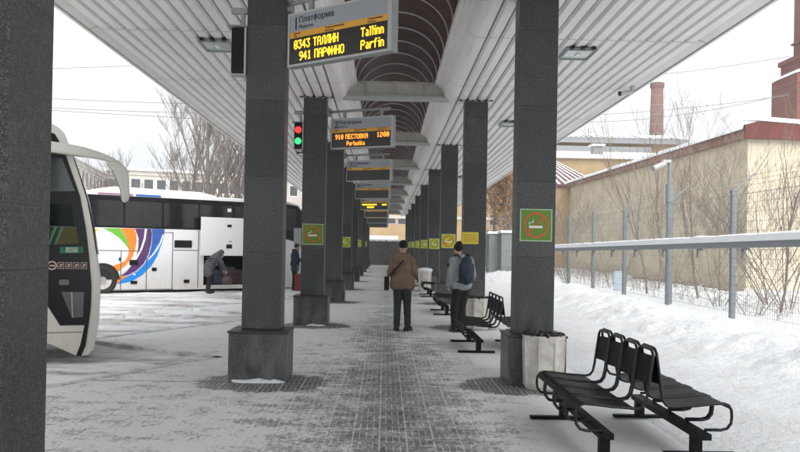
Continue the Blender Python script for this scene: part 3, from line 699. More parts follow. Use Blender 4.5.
# ------------------------------------------------------------------ pillar signs
def smoke_sign(x, y, z, sz, mcol, label, ring='sign_red'):
    r = empty('no_smoking_sign', (x, y-.006, z), 0, label, 'sign', 'square signs on the pillars'); h = sz/2
    MB().box((-h, 0, -h), (h, .005, h)).build('panel', M[mcol], r)
    mb = MB(); b = sz*.03
    for q in (((-h, -.003, -h), (h, -.0005, -h+b)), ((-h, -.003, h-b), (h, -.0005, h)), ((-h, -.003, -h+b), (-h+b, -.0005, h-b)), ((h-b, -.003, -h+b), (h, -.0005, h-b))): mb.box(*q)
    mb.build('border', M['sign_edge'], r)
    mb = MB(); R0, R1 = sz*.40, sz*.33; n = 36
    vs = []; 
    for k in range(n): a = 2*PI*k/n; vs += [(R0*math.cos(a), -.003, R0*math.sin(a)), (R1*math.cos(a), -.003, R1*math.sin(a))]
    mb.add(vs, [(2*k, 2*((k+1) % n), 2*((k+1) % n)+1, 2*k+1) for k in range(n)])
    w2 = sz*.035; c = math.cos(R(45)); 
    mb.add([(-R1*c-w2*c, -.0036, -R1*c+w2*c), (-R1*c+w2*c, -.0036, -R1*c-w2*c), (R1*c+w2*c, -.0036, R1*c-w2*c), (R1*c-w2*c, -.0036, R1*c+w2*c)], [(0, 1, 2, 3)])
    mb.build('prohibition_ring', M[ring], r, fixn=False)
    mb = MB(); mb.box((-sz*.22, -.0048, -sz*.09), (sz*.20, -.004, -sz*.02))
    mb.tube([(-sz*.20, -.0045, sz*.00), (-sz*.22, -.0045, sz*.07), (-sz*.10, -.0045, sz*.09), (-sz*.08, -.0045, sz*.17)], sz*.018, 4)
    mb.build('cigarette', M['sign_white'], r)
    return r
smoke_sign(1.888, PY[1], 1.975, .405, 'sign_green', 'large green no smoking sign on the nearest right pillar')
smoke_sign(-1.525, PY[2], 1.90, .44, 'sign_green', 'green no smoking sign on the pillar with the signal light')
smoke_sign(1.888, PY[3], 1.86, .42, 'sign_lime', 'lime no smoking sign on the pillar just left of the man with backpack')
for i, s_ in ((4, 'L'), (6, 'L'), (8, 'L'), (4, 'R'), (5, 'R'), (6, 'R'), (7, 'R'), (8, 'R')):
    smoke_sign(-1.525 if s_ == 'L' else 1.888, PY[i], 1.80, .40, 'sign_lime', f'small lime no smoking sign on the {ordw[i] if s_ == "L" else ordw[i-1]} {"left" if s_ == "L" else "right"} pillar', 'sign_green')
r = empty('notice', (1.80, PY[2]-.006, 1.88), 0, 'plain yellow notice with lines of small print on a granite pillar', 'sign')
MB().box((-.175, 0, -.125), (.175, .005, .125)).build('panel', M['sign_yellow'], r)
mb = MB(); q = random.Random(3)
for zz in (.07, .035, 0, -.035, -.07):
    x = -.14
    while x < .12: a = q.uniform(.02, .06); mb.box((x, -.003, zz-.007), (x+a, -.0005, zz+.007)); x += a+.015
mb.build('print', M['sign_red'], r)

# ------------------------------------------------------------------ benches
def make_bench():
    """faces -x; beam along y from 0 to Lb; seats above"""
    r = empty('seat_bench'); Lb = 1.74
    MB().box((-.055, 0, .165), (.055, Lb, .215)).build('beam', M['black_plate'], r, bevel=.005)
    for y in (.10, 1.55):
        MB().box((-.04, y-.04, .03), (.04, y+.04, .164)).build('leg', M['black_plate'], r)
        MB().box((-.33, y-.035, .0), (.26, y+.035, .029)).build('foot', M['black_plate'], r, bevel=.004)
    for k in range(4):
        y0 = .03+k*.416; y1 = y0+.375; rt = .0125
        def side(y): # tube from the beam: forward, up, over the seat, up the back
            return [(-.03, y, .232), (-.16, y, .232), (-.212, y, .245), (-.243, y, .285), (-.25, y, .34), (-.245, y, .395), (-.222, y, .432), (-.18, y, .447), (-.08, y, .440), (.04, y, .425), (.16, y, .418), (.235, y, .412), (.282, y, .425), (.31, y, .462), (.325, y, .53), (.345, y, .68), (.362, y, .80)]
        mb = MB()
        a = side(y0); b = side(y1)
        top = [(.366, y0+.008, .84), (.369, y0+.035, .868), (.370, y0+.075, .878), (.370, y1-.075, .878), (.369, y1-.035, .868), (.366, y1-.008, .84)]
        mb.tube([Vector(p) for p in a]+[Vector(p) for p in top]+[Vector(p) for p in b[::-1]], rt, 8)
        fr = mb.build('seat_frame', M['black_metal'], r, smooth=True)
        prof = [(-.244, .395), (-.222, .428), (-.18, .441), (-.08, .434), (.04, .419), (.16, .411), (.225, .407)]
        mb = MB(); n = len(prof); ya, yb = y0+.006, y1-.006
        vs = [(x, ya, z+.006) for x, z in prof]+[(x, yb, z+.006) for x, z in prof]+[(x, ya, z+.001) for x, z in prof]+[(x, yb, z+.001) for x, z in prof]
        fs = [(i, i+1, n+i+1, n+i) for i in range(n-1)]+[(2*n+i, 3*n+i, 3*n+i+1, 2*n+i+1) for i in range(n-1)]
        mb.add(vs, fs); mb.build('seat_panel', M['black_plate'], fr)
        # back panel: shallow curved sheet, open below and an arched gap above
        mb = MB(); zs = [.59, .65, .71, .77, .815]; rows = []
        for z in zs:
            t = (z-.53)/.27; x = .325+.037*t
            rows.append([(x+.028*math.sin(PI*j/6), ya+(yb-ya)*j/6, z) for j in range(7)])
        vs = [p for rw in rows for p in rw]; mb.add(vs, [(i*7+j, i*7+j+1, (i+1)*7+j+1, (i+1)*7+j) for i in range(len(zs)-1) for j in range(6)])
        # top corners joined to the bow, leaving the grip opening
        for ysd, ym in ((ya, ya+.09), (yb, yb-.09)):
            mb.add([(.364, ysd, .815), (.367, ysd+(ym-ysd)*.45, .815), (.372, ysd+(ym-ysd)*.25, .87), (.368, ysd, .84)], [(0, 1, 2, 3)])
        mb.build('back_panel', M['black_plate'], fr, fixn=False)
    return r
proto = make_bench()
BN = [(1.78, 6.37, 2.55, 'four-seat black metal bench in the foreground'), (1.50, 12.65, 2.27, 'four-seat black bench beyond the nearest right pillar')]
bn_txt = ['', '', 'behind the man with backpack', 'beyond the third right pillar', 'beyond the fourth right pillar', 'beyond the fifth right pillar', 'beyond the sixth right pillar', 'beyond the seventh right pillar']
benches = [(1.79, 6.32, 2.57)]+[(1.52, 12.65, 2.26)]+[(1.55, 19.6, 2.29), (1.55, 26.6, 2.29), (1.6, 33.4, 2.34), (1.6, 40.3, 2.34), (1.6, 47.2, 2.34), (1.6, 54.1, 2.34)]
firstb = True
for i, (xa, y, xb) in enumerate(benches):
    for side in (0, 1):
        o = proto if firstb else copy_tree(proto); firstb = False
        if side == 0: o.location = (xa, y, .006); o.rotation_euler = (0, 0, 0)
        else: o.location = (xb, y+1.74, .012); o.rotation_euler = (0, 0, PI)
        where = ['in the foreground', 'just beyond the nearest right pillar'][i] if i < 2 else bn_txt[i]
        tag(o, f'four black seats {where}, ' + ('facing the walkway' if side == 0 else 'facing the fence'), 'bench', 'back-to-back rows of black metal seats')

# litter bins of whitewashed concrete, ribbed octagon, black bag inside
def make_bin():
    r = empty('litter_bin'); n = 8; mb = MB()
    def ring(rad, z, w=1): return [(rad*math.cos(2*PI*(k+.5)/n), rad*.86*math.sin(2*PI*(k+.5)/n), z) for k in range(n)]
    zs = [(.225, 0), (.235, .04), (.255, .56), (.262, .60), (.262, .64), (.225, .642), (.21, .50)]
    vs = [p for a, z in zs for p in ring(a, z)]
    fs = [(i*n+j, i*n+(j+1) % n, (i+1)*n+(j+1) % n, (i+1)*n+j) for i in range(len(zs)-1) for j in range(n)]
    fs.append(tuple(range((len(zs)-1)*n, len(zs)*n))); mb.add(vs, fs)
    for k in range(n):
        a = 2*PI*(k+.5)/n; mb.tube([(.234*math.cos(a), .234*.86*math.sin(a), .03), (.256*math.cos(a), .256*.86*math.sin(a), .57)], .012, 6)
    mb.build('shell', M['concrete_white'], r)
    mb = MB(); q = random.Random(4)
    for k in range(16): a = 2*PI*k/16; mb.ell((.20*math.cos(a), .17*math.sin(a), .645+q.uniform(-.01, .02)), (.06, .05, .028), nu=8, nv=5)
    for v in mb.v: v += Vector((nz(v.x, v.y, 20), nz(v.y, v.z, 20, 3), nz(v.x, v.z, 20, 6)))*.018
    mb.build('liner_bag', M['bag_black'], r)
    return r
bp = make_bin()
bins = [((1.93, 9.60, 0.004), 'whitewashed ribbed concrete litter bin in front of the nearest right pillar'), ((1.93, 16.45, .004), 'whitewashed litter bin beside the man with backpack'),
        ((1.50, 29.7, .004), 'snow-capped white litter bin among the far benches'), ((1.85, 37.3, .004), 'far white litter bin behind the other benches')]
for i, (p, lb) in enumerate(bins):
    o = bp if i == 0 else copy_tree(bp); o.location = p; tag(o, lb, 'litter bin', 'whitewashed litter bins')
    if i == 2:
        o.scale = (1, 1, 1.22); MB().ell((0, 0, .66), (.29, .25, .08)).build('snow_cap', M['snow'], o, smooth=True)

exec_later = True
# ------------------------------------------------------------------ buses
def side_uv(P0, h, px, py):
    """intersect view ray with the vertical plane through P0 along heading h -> (s,z above road)"""
    d = ray(px, py); n = Vector((-h.y, h.x, 0)); t = n.dot(Vector((P0[0], P0[1], 0)))/n.dot(d)
    q = Vector((d.x*t, d.y*t, EYE+d.z*t)); return ((q-Vector((P0[0], P0[1], q.z))).dot(h), q.z)
RZ = -.05
def wheel(parent, s, w, rad=.5, out=-1):
    hub = None
    mb = MB(); y0 = w; y1 = w+.28
    prof = [(rad*.62, y0+.02), (rad*.93, y0), (rad, y0+.03), (rad, y1-.03), (rad*.93, y1), (rad*.62, y1)]
    n = 32; vs = [(s+a*math.cos(2*PI*k/n), b, rad+a*math.sin(2*PI*k/n)) for k in range(n) for a, b in prof]; m_ = len(prof)
    mb.add(vs, [(k*m_+j, ((k+1) % n)*m_+j, ((k+1) % n)*m_+(j+1) % m_, k*m_+(j+1) % m_) for k in range(n) for j in range(m_)])
    wt = mb.build('wheel', M['rubber'], parent, smooth=True)
    mb = MB(); mb.tube([(s, y0+.05, rad), (s, y0+.09, rad)], rad*.61, 24)
    mb.tube([(s, y0+.0, rad), (s, y0+.06, rad)], rad*.25, 16)
    for k in range(10): a = 2*PI*k/10; mb.tube([(s+rad*.4*math.cos(a), y0+.03, rad+rad*.4*math.sin(a)), (s+rad*.4*math.cos(a), y0+.055, rad+rad*.4*math.sin(a))], .02, 6)
    mb.build('rim', M['grey_metal'], wt)
    return wt
def loft_shell(prof, width, name, m, parent, bulge=.28, inset=.10, y0=0, closed=True, nseg=8):
    """profile loop (s,z) swept across the width; the side edges are rounded in, the nose bulges"""
    cs = sum(p[0] for p in prof)/len(prof); czz = sum(p[1] for p in prof)/len(prof)
    smax = max(p[0] for p in prof)
    rows = []
    ws = [0, .05, .16] + [width*k/nseg for k in range(1, nseg)]+[width-.16, width-.05, width]
    ws = sorted(set(ws))
    for y in ws:
        e = min(y, width-y); k = inset*(1-min(1, e/.16))**2
        b = bulge*(1-(2*y/width-1)**2)
        row = []
        for s, z in prof:
            f = max(0, min(1, (s-(smax-1.2))/1.2)) 
            ss = s+b*f
            if z > 2.6: zz = z-k*.9
            else: zz = z
            if s > smax-1.0: ss -= k*1.2
            row.append((ss, y0+y, zz))
        rows.append(row)
    n = len(prof); mb = MB(); mb.add([p for r_ in rows for p in r_], [(i*n+j, i*n+(j+1) % n, (i+1)*n+(j+1) % n, (i+1)*n+j) for i in range(len(rows)-1) for j in range(n if closed else n-1)])
    return mb.build(name, m, parent, smooth=False, fixn=True)

# --- cream bus at the left
h1 = Vector((math.cos(R(22)), math.sin(R(22)), 0)); P1 = (-3.98, 11.25)
b1 = empty('coach', (P1[0], P1[1], RZ), R(22), 'cream coach with black door and drooping mirror arm behind the nearest left pillar', 'bus')
def u1(px, py):
    s, z = side_uv(P1, h1, px, py); return (s, z-RZ)
cont = [u1(*p) for p in [(47, 121.5), (53, 124), (58, 127), (62, 130.5), (65, 134), (68.5, 143), (73, 157), (80, 178), (87, 200), (92.5, 229), (96.5, 255), (99.5, 278), (99.5, 300), (98, 326), (94, 348), (88, 355), (78, 356.5)]]
zt = cont[0][1]
prof1 = [(-11.8, .32), (-11.9, .5), (-11.9, zt-.35), (-11.6, zt+.02), (-10, zt+.08), (-2.5, zt+.08)]+[(max(-2.2, cont[0][0]-.8), zt+.06)]+cont+[(cont[-1][0]-.4, .33)]
# window openings on both sides
blk = [u1(*p) for p in [(47, 131), (55, 134), (59.5, 142), (66, 156), (80, 196), (86, 229), (89, 255), (91.5, 285), (91, 303), (89.5, 318), (85.5, 346), (81, 356), (76, 356), (80.5, 344), (84.5, 325), (60, 325.5), (43, 299)]]
zb_, zt_ = blk[-1][1], blk[0][1]
s_door = blk[-1][0]
blk += [(s_door-.25, zb_+.05), (s_door-.3, 1.85), (-11.5, 1.85), (-11.5, zt-.42), (blk[0][0]-.6, zt-.42), (blk[0][0]-.3, zt_+.02)]
winh = [u1(*p) for p in [(30, 202.5), (71, 204), (74.5, 220), (79, 243.5), (30, 245.5)]]
far_hole = [(-3.6, 1.2), (-.17, 1.2), (-.24, 2.3), (-.40, 2.7), (-3.6, 2.7)]
near_wall = plate([prof1, winh], 0, .05, 'near_side', M['bus_cream'], b1)
blko = plate([blk, [(a, b) for a, b in winh]], -.010, -.001, 'black_surround', M['bus_black'], b1)
plate([[(a, b) for a, b in prof1], far_hole], 2.45, 2.5, 'far_side', M['bus_cream'], b1)
loft = loft_shell(prof1, 2.40, 'shell', M['bus_cream'], b1, bulge=.06, inset=.0, y0=.05)
plate([winh], .012, .018, 'door_window', M['door_glass'], b1)
plate([far_hole], 2.47, 2.476, 'far_window', M['door_glass'], b1)
# windscreen: black strip wrapped on the nose
sc_pts = [u1(*p) for p in [(70, 147), (73.5, 157), (80.5, 178), (87.5, 200), (93, 229), (97, 255)]]
mbw = MB(); wsn = []
for y in frange(.03, 2.47, .24):
    bb = .06*(1-(2*(y-.05)/2.40-1)**2); bb = max(0, bb)
    wsn.append([(s+.012+bb*max(0, min(1, (s+1.2)/1.2)), y, z) for s, z in sc_pts])
n = len(sc_pts); mbw.add([p for r_ in wsn for p in r_], [(i*n+j, i*n+j+1, (i+1)*n+j+1, (i+1)*n+j) for i in range(len(wsn)-1) for j in range(n-1)])
mbw.build('windscreen', M['bus_black'], b1, smooth=True)
# door glass panes, trims
def pl1(pts, d, name, m, par=b1): return plate([[u1(*p) for p in pts]], -.010-d, -.0105, name, m, par)
M['dim_glass'] = mat('dim_glass', (.055, .065, .065), .08, c2=(.025, .03, .03), vscale=2, coat=.5)
pl1([(40, 157), (62, 158.5), (75, 191), (40, 192)], .003, 'upper_pane', M['dim_glass'])
M['step_glass'] = mat('step_glass', (.06, .06, .06), .15, coat=.4)
pl1([(61, 292), (84, 292), (83, 317), (72, 318)], .003, 'lower_pane', M['step_glass'])
pl1([(71, 292), (72.3, 292), (73, 317.5), (72, 317.5)], .006, 'handrail', M['grey_metal'])
pl1([(59, 279.5), (69, 279.5), (69, 285), (59, 285)], .010, 'door_button', M['step_glass'])
gs = pl1([(60, 247), (83, 246.5), (83.3, 253), (60, 253.5)], .004, 'door_sign', mat('exit_green', (.01, .10, .045), .5))
s0, z0 = u1(60.5, 252.6); s1_, z1_ = u1(83, 246.8)
text('ВХОД', (z1_-z0)*.62, 'lettering', M['sign_white'], gs, Matrix.Translation(((s0+s1_)/2, -.0155, z0+(z1_-z0)*.42)) @ Matrix.Rotation(R(90), 4, 'X'), 'CENTER', .0005)
text('ENTRANCE', (z1_-z0)*.36, 'lettering', M['sign_white'], gs, Matrix.Translation(((s0+s1_)/2, -.0155, z0+(z1_-z0)*.08)) @ Matrix.Rotation(R(90), 4, 'X'), 'CENTER', .0005)
M['decal'] = mat('decal_pink', (.42, .30, .29), .6)
mb = MB()
ca, cb_ = u1(52, 265.5); cc2, _ = u1(56, 265.5); rr = .062
st_ = MB(); nn = 20
st_.add([(ca+rr*(1 if k % 2 else .72)*math.cos(2*PI*(k//2)/nn), -.013, cb_+rr*(1 if k % 2 else .72)*math.sin(2*PI*(k//2)/nn)) for k in range(2*nn)], [(2*k, 2*k+1, 2*((k+1) % nn)+1, 2*((k+1) % nn)) for k in range(nn)])
st_.box((ca-.03, -.014, cb_-.012), (ca+.035, -.0125, cb_+.008))
for q in range(4):
    x = ca+.11+q*.098
    for bx in (((x-.04, cb_-.045), (x+.04, cb_-.038)), ((x-.04, cb_+.038), (x+.04, cb_+.045)), ((x-.04, cb_-.038), (x-.033, cb_+.038)), ((x+.033, cb_-.038), (x+.04, cb_+.038)), ((x-.02, cb_-.02), (x+.018, cb_-.005)), ((x-.012, cb_+.003), (x+.024, cb_+.022))):
        st_.box((bx[0][0], -.0135, bx[0][1]), (bx[1][0], -.0125, bx[1][1]))
st_.build('pictograms', M['decal'], b1)
la, lb_ = u1(43, 333); lc, ld = u1(82, 332.5)
MB().box((la-3, -.003, lb_-.005), (lc, -.0005, lb_+.005)).build('panel_gap', M['line_dark'], b1)
# curtain and seats seen through the door glass
mb = MB(); mb.grid(frange(-1.9, -.75, .05), [0, 1], lambda x, y: Vector((x, .9+.03*math.sin(x*40), 1.9+y*1.05+(.35*(x+.75) if y else 0))))
mb.build('curtain', M['curtain'], b1)
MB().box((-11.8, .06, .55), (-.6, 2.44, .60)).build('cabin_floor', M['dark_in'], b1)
wheel(b1, -2.6, -.005); wheel(b1, -8.6, -.005); wheel(b1, -2.6, 2.225); wheel(b1, -8.6, 2.225)
# mirror arm and head
def p1(px, py, dy=0):
    s, z = u1(px, py); return (s, -.02+dy, z)
top_e = [(47, 142), (66, 144.5), (85, 148.5), (99, 153), (112, 158.5), (120, 163.5), (125, 168.5), (127.3, 173)]
bot_e = [(47, 153), (66, 155.5), (85, 158), (99, 160), (109, 163), (115, 167), (119, 171), (121, 175)]
def slab(te, be, y0, y1, name, m, par, bev=.02):
    lp = [u1(*p) for p in te]+[u1(*p) for p in be[::-1]]
    o = MB().prism([(s, y0, z) for s, z in lp], (0, y1-y0, 0)).build(name, m, par, bevel=bev); return o
arm = slab(top_e, bot_e, -.20, -.02, 'mirror_arm', M['bus_cream'], b1, .03)
mh = slab([(106, 164.5), (112, 162.5), (120, 165), (126, 170), (127.8, 182), (128.6, 196), (127.5, 201.5)], [(106, 164.5), (111, 170), (115.5, 180), (119.5, 190), (121, 200), (124, 202.8)], -.24, -.01, 'mirror_head', M['bus_cream'], arm, .02)
plate([[u1(*p) for p in [(113, 170), (121, 171), (125, 180), (126, 198), (122, 199), (118, 183)]]], -.009, -.004, 'mirror_glass', M['mirror_glass'], arm)

# --- white bus with coloured rings
h2 = Vector((math.cos(R(36)), math.sin(R(36)), 0)); s_f = 8.0
P2 = (-9.4+h2.x*s_f, 26+h2.y*s_f)
b2 = empty('coach', (P2[0], P2[1], RZ-.03), R(36), 'white coach with rainbow ring livery and an open luggage hatch', 'bus')
def u2(px, py): s, z = side_uv(P2, h2, px, py); return (s, z-RZ+.03)
zt2 = u2(140, 194)[1]; zb2 = u2(140, 290.3)[1]; zw0 = u2(120, 228.5)[1]; 
prof2 = [(-12, zb2), (-12.05, .6), (-12.05, zt2-.3), (-11.8, zt2-.02), (-11.5, zt2), (-.9, zt2), (-.45, zt2-.12), (-.18, zt2-.45), (-.05, zt2-1.0), (0, 1.6), (0, .7), (-.08, zb2+.05), (-.25, zb2)]
ho0, ho1 = u2(203.5, 270)[0], u2(255, 270)[0]; hz0, hz1 = u2(215, 285)[1], u2(215, 237)[1]
hole = [(ho0, hz0), (ho1, hz0), (ho1, hz1), (ho0, hz1)]
plate([prof2, hole], 0, .04, 'near_side', M['bus_white'], b2)
plate([prof2], 2.46, 2.5, 'far_side', M['bus_white'], b2)
loft_shell(prof2, 2.42, 'shell', M['bus_white'], b2, bulge=.2, inset=0, y0=.04)
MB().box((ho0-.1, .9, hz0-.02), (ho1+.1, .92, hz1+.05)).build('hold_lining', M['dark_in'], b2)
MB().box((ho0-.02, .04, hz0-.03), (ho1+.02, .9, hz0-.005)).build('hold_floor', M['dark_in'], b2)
wbz = zt2-.06
wnd = [(-11.9, zw0+.02), (-1.9, u2(240, 231)[1]), (-1.75, u2(240, 231)[1]-.1), (-.06, 1.75), (-.10, zt2-.95), (-.24, zt2-.42), (-.52, zt2-.14), (-.95, wbz-.03), (-11.9, wbz-.03)]
wb = plate([wnd], -.006, -.0005, 'window_band', M['bus_black'], b2)
mb = MB(); q = random.Random(2)
for k in range(8): x = -10.9+k*1.3; mb.box((x, -.009, zw0+.09), (x+1.22, -.0065, wbz-.2))
mb.build('window_panes', mat('coach_glass', (.018, .02, .022), .07, c2=(.008, .009, .010), vscale=.8), wb)
plate([[u2(*p) for p in [(293.5, 228), (302, 228), (303, 247), (294, 247)]]], -.011, -.007, 'cab_window', mat('cab_window', (.35, .36, .35), .2), wb)
plate([[u2(*p) for p in [(227.5, 208.6), (231.2, 208.7), (231.2, 212), (227.5, 212)]]], -.011, -.0065, 'sticker', M['sign_white'], wb)
def z2(x, y): return u2(80+x/3.767, 180+y/3.767)
def liv(pts, m, d, nm='livery_stripe'): return plate([[z2(*p) for p in pts]], -d, -.0005, nm, M[m], b2)
liv([(45, 183), (76, 183), (60, 192), (49, 200), (46, 206)], 'l_yellow', .004)
liv([(88, 182), (150, 182), (168, 208), (181, 238), (187, 266), (172, 244), (150, 220), (122, 200)], 'l_green', .004)
liv([(151, 182), (206, 183), (212, 205), (213, 232), (208, 262), (196, 292), (172, 322), (140, 345), (104, 359), (98, 345), (92, 331), (128, 322), (158, 312), (172, 302), (180, 286), (184.5, 266), (182, 240), (169, 208)], 'l_orange', .004)
liv([(207, 183), (268, 184), (271, 205), (268, 240), (258, 280), (240, 315), (212, 342), (182, 358), (150, 363), (176, 344), (198, 318), (212, 288), (219, 255), (221, 220)], 'l_purple', .004)
liv([(269, 184), (319, 185), (317, 205), (308, 240), (292, 285), (268, 325), (235, 358), (195, 382), (150, 392), (140, 391), (162, 372), (186, 359), (215, 344), (243, 316), (261, 280), (270, 240), (273, 205)], 'l_blue', .004)
liv([(270, 184), (319, 185), (316, 206), (309, 226), (285, 250), (262, 300), (261, 280), (270, 240), (272, 205)], 'l_deepblue', .006)
liv([(120, 360), (150, 364), (180, 360), (160, 374), (140, 390), (126, 390)], 'l_orange', .0065)
liv([(244, 184), (252, 184), (247, 222), (234, 262), (214, 298), (184, 330), (148, 352), (118, 361), (116, 358), (146, 347), (180, 325), (208, 294), (228, 258), (240, 220)], 'sign_white', .008, 'livery_line')
liv([(311, 205), (316, 206), (302, 245), (283, 275), (258, 302), (256, 299), (280, 270), (298, 241)], 'sign_white', .008, 'livery_line')
# stripes towards the rear (seen through the cream coach's door)
for m_, q_ in (('l_leaf', [(38, 247), (47, 227), (54, 227), (47, 247)]), ('l_leaf', [(49, 247), (57, 227), (61, 227), (53, 247)]), ('l_gold', [(55, 247), (64, 227), (91, 228), (84, 247)])):
    plate([[u2(*p) for p in q_]], -.004, -.0005, 'livery_stripe', M[m_], b2)
# panel gaps and handles
mb = MB()
def vline(x, y0, y1): a = z2(x, y0); b = z2(x, y1); mb.box((a[0]-.012, -.011, b[1]), (a[0]+.012, -.0003, a[1]))
def hline(x0, x1, y): a = z2(x0, y); b = z2(x1, y); mb.box((a[0], -.011, a[1]-.01), (b[0], -.0003, a[1]+.01))
vline(155, 266, 414); vline(253, 196, 414); vline(350, 196, 412); vline(447, 190, 405)
hline(62, 242, 265); hline(110, 350, 415); hline(352, 446, 264); hline(255, 349, 196)
mb.build('panel_gaps', M['line_dark'], b2)
def handle(x0, y0, x1, y1, m='bus_black', nm='handle'):
    a = z2(x0, y1); b = z2(x1, y0); MB().box((a[0], -.03, a[1]), (b[0], -.001, b[1])).build(nm, M[m], b2, bevel=.01)
handle(186, 301, 218, 321); handle(270, 330, 288, 343); handle(190, 380, 215, 392); handle(146, 292, 152, 304); handle(390, 375, 411, 388); handle(355, 228, 421, 254, 'bus_black', 'air_vent'); handle(136, 336, 150, 341, 'l_orange', 'marker_lamp'); handle(200, 353, 208, 359, 'sign_white', 'marker_lamp')
# open hatch, lifted out in front of the body
ha, hb = u2(201.8, 217.7), u2(256, 219)
hz_b = u2(203, 255.5)[1]
hatch = MB().box((ha[0]-.16, -.34, hz_b), (ha[0]+2.35, -.29, ha[1]+.02)).build('luggage_hatch', M['bus_white'], b2, bevel=.015)
for px_, py_, w_, h_ in ((225.3, 226, .16, .09), (225, 246.3, .22, .14)):
    a = u2(px_, py_); MB().box((a[0]-w_/2, -.36, a[1]-h_/2), (a[0]+w_/2, -.341, a[1]+h_/2)).build('latch', M['bus_black'], hatch, bevel=.01)
a = u2(226, 241.5); MB().box((a[0]-.04, -.35, a[1]-.015), (a[0]+.04, -.341, a[1]+.015)).build('reflector', M['red_case'], hatch)
a = u2(200, 241); MB().box((ha[0]-.02, -.10, a[1]-.20), (ha[0]+.10, -.02, a[1]+.20)).build('hatch_lamp', M['red_case'], b2, bevel=.02)
for x in (ho0+.15, ho1-.15): MB().tube([(x, .02, hz1-.25), (x, -.29, hz1+.35)], .02, 6).build('gas_strut', M['grey_metal'], b2)
wr = u2(102.5, 275)[0]
for s_ in (wr, wr+5.75): wheel(b2, s_, -.03, .48); wheel(b2, s_, 2.23, .48)
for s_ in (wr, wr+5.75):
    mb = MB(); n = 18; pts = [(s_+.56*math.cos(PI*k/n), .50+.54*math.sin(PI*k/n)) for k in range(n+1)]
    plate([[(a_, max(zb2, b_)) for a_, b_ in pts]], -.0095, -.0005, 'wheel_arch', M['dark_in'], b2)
# roof: air-conditioning hump, coloured patches, snow
def roofpx(x): return u2(x, 195)[0]
rh = [(roofpx(98), zt2), (roofpx(107), zt2+.17), (roofpx(118), zt2+.23), (roofpx(205), zt2+.20), (roofpx(217), zt2+.12), (roofpx(224), zt2)]
MB().prism([(s, .35, z) for s, z in rh], (0, 1.8, 0)).build('roof_pod', M['snow_smooth'], b2, bevel=.03)
MB().box((-11.6, .08, zt2-.01), (-1.3, 2.42, zt2+.035)).build('roof_snow', M['snow_smooth'], b2, bevel=.02)
for (a, b, m_) in ((98, 133, 'l_mauve'), (136, 161, 'l_deepblue')):
    MB().box((roofpx(a), -.007, wbz-.02), (roofpx(b), -.0005, zt2-.01)).build('roof_stripe', M[m_] if m_ != 'l_deepblue' else mat('roof_blue', (.03, .13, .42), .4), b2)
MB().tube([(-.1, -.0, 2.6), (.25, -.10, 2.75), (.45, -.18, 2.6)], .03, 6).build('mirror_arm', M['bus_black'], b2)
mm_ = MB().box((.38, -.30, 2.1), (.50, -.06, 2.62)).build('mirror_head', M['bus_white'], b2, bevel=.03)

# ------------------------------------------------------------------ fence on the right
FX = 7.8; FY = [13.9, 17.8, 21.75, 25.9, 29.8, 33.7, 37.6, 41.5, 45.4, 49.3, 53.2, 57.1, 61]
fpost = None
fw = ['', 'first full', 'tall camera-carrying', 'third', 'fourth', 'fifth']
fence = empty('mesh_fence', (FX, 13.9, 0), 0, 'long welded wire mesh fence on grey posts along the snow bank', 'fence')
for i, y in enumerate(FY):
    mb = MB(); H = 3.05
    lean = (0, .0)
    mb.box((-.055, y-FY[0]-.055, -.1), (.055, y-FY[0]+.055, H))
    mb.box((-.07, y-FY[0]-.07, H), (.07, y-FY[0]+.07, H+.02))
    mb.tube([(.0, y-FY[0], H), (.52, y-FY[0]+.1, H+.42)], .02, 6)
    p = mb.build('post', M['post_blue'], fence)
    if i < len(FY)-1:
        mb = MB(); ya, yb = y-FY[0]+.06, FY[i+1]-FY[0]-.06
        if i < 5: st, rd = .10, .0028
        else: st, rd = .2, .004
        for yy in frange(ya, yb, st): mb.add([(-.04-rd, yy, .1), (-.04+rd, yy, .1), (-.04+rd, yy, 2.95), (-.04-rd, yy, 2.95), (-.04, yy-rd, .1), (-.04, yy+rd, .1), (-.04, yy+rd, 2.95), (-.04, yy-rd, 2.95)], [(0, 1, 2, 3), (4, 5, 6, 7)])
        for zz in frange(.15, 2.95, .2 if i < 5 else .4): mb.tube([(-.045, ya, zz), (-.045, yb, zz)], rd*1.3 if .2 < zz < 2.9 else .007, 4)
        mb.build('mesh_panel', M['wire'], fence, fixn=False)
for k in range(3):
    mb = MB(); o_ = .15+.17*k
    mb.tube([(o_, y-FY[0]+.03+.6*0, 3.05+.42*o_/.52-.01) for y in FY], .004, 4); mb.build('barbed_wire', M['wire'], fence)
# camera pole standing at the second full post
cp = atY(669.5, 155.5, 21.6)
cpo = empty('camera_pole', (FX-.09, 21.62, 0), 0, 'grey pole rising above the fence with a white security camera on top', 'camera pole')
mb = MB(); mb.tube([(0, 0, 0), (0, 0, 3.05)], .075, 12); mb.tube([(0, 0, 3.05), (0, 0, 3.12), (0, 0, 4.18)], [.075, .052, .052], 12); mb.build('pole', M['post_blue'], cpo)
MB().tube([(.0, 0, 3.0), (0, 0, 3.5)], .10, 12).build('sleeve', M['post_blue'], cpo)
hd = MB().tube([(-.42, 0, 3.93), (-.12, 0, 4.07)], .075, 12).build('camera_head', M['light_frame'], cpo)
MB().tube([(-.45, 0, 3.918), (-.42, 0, 3.93)], .08, 12).build('lens_hood', M['grey_metal'], hd)
MB().box((-.20, -.06, 4.08), (.02, .06, 4.16)).build('bracket', M['light_frame'], cpo, bevel=.01)
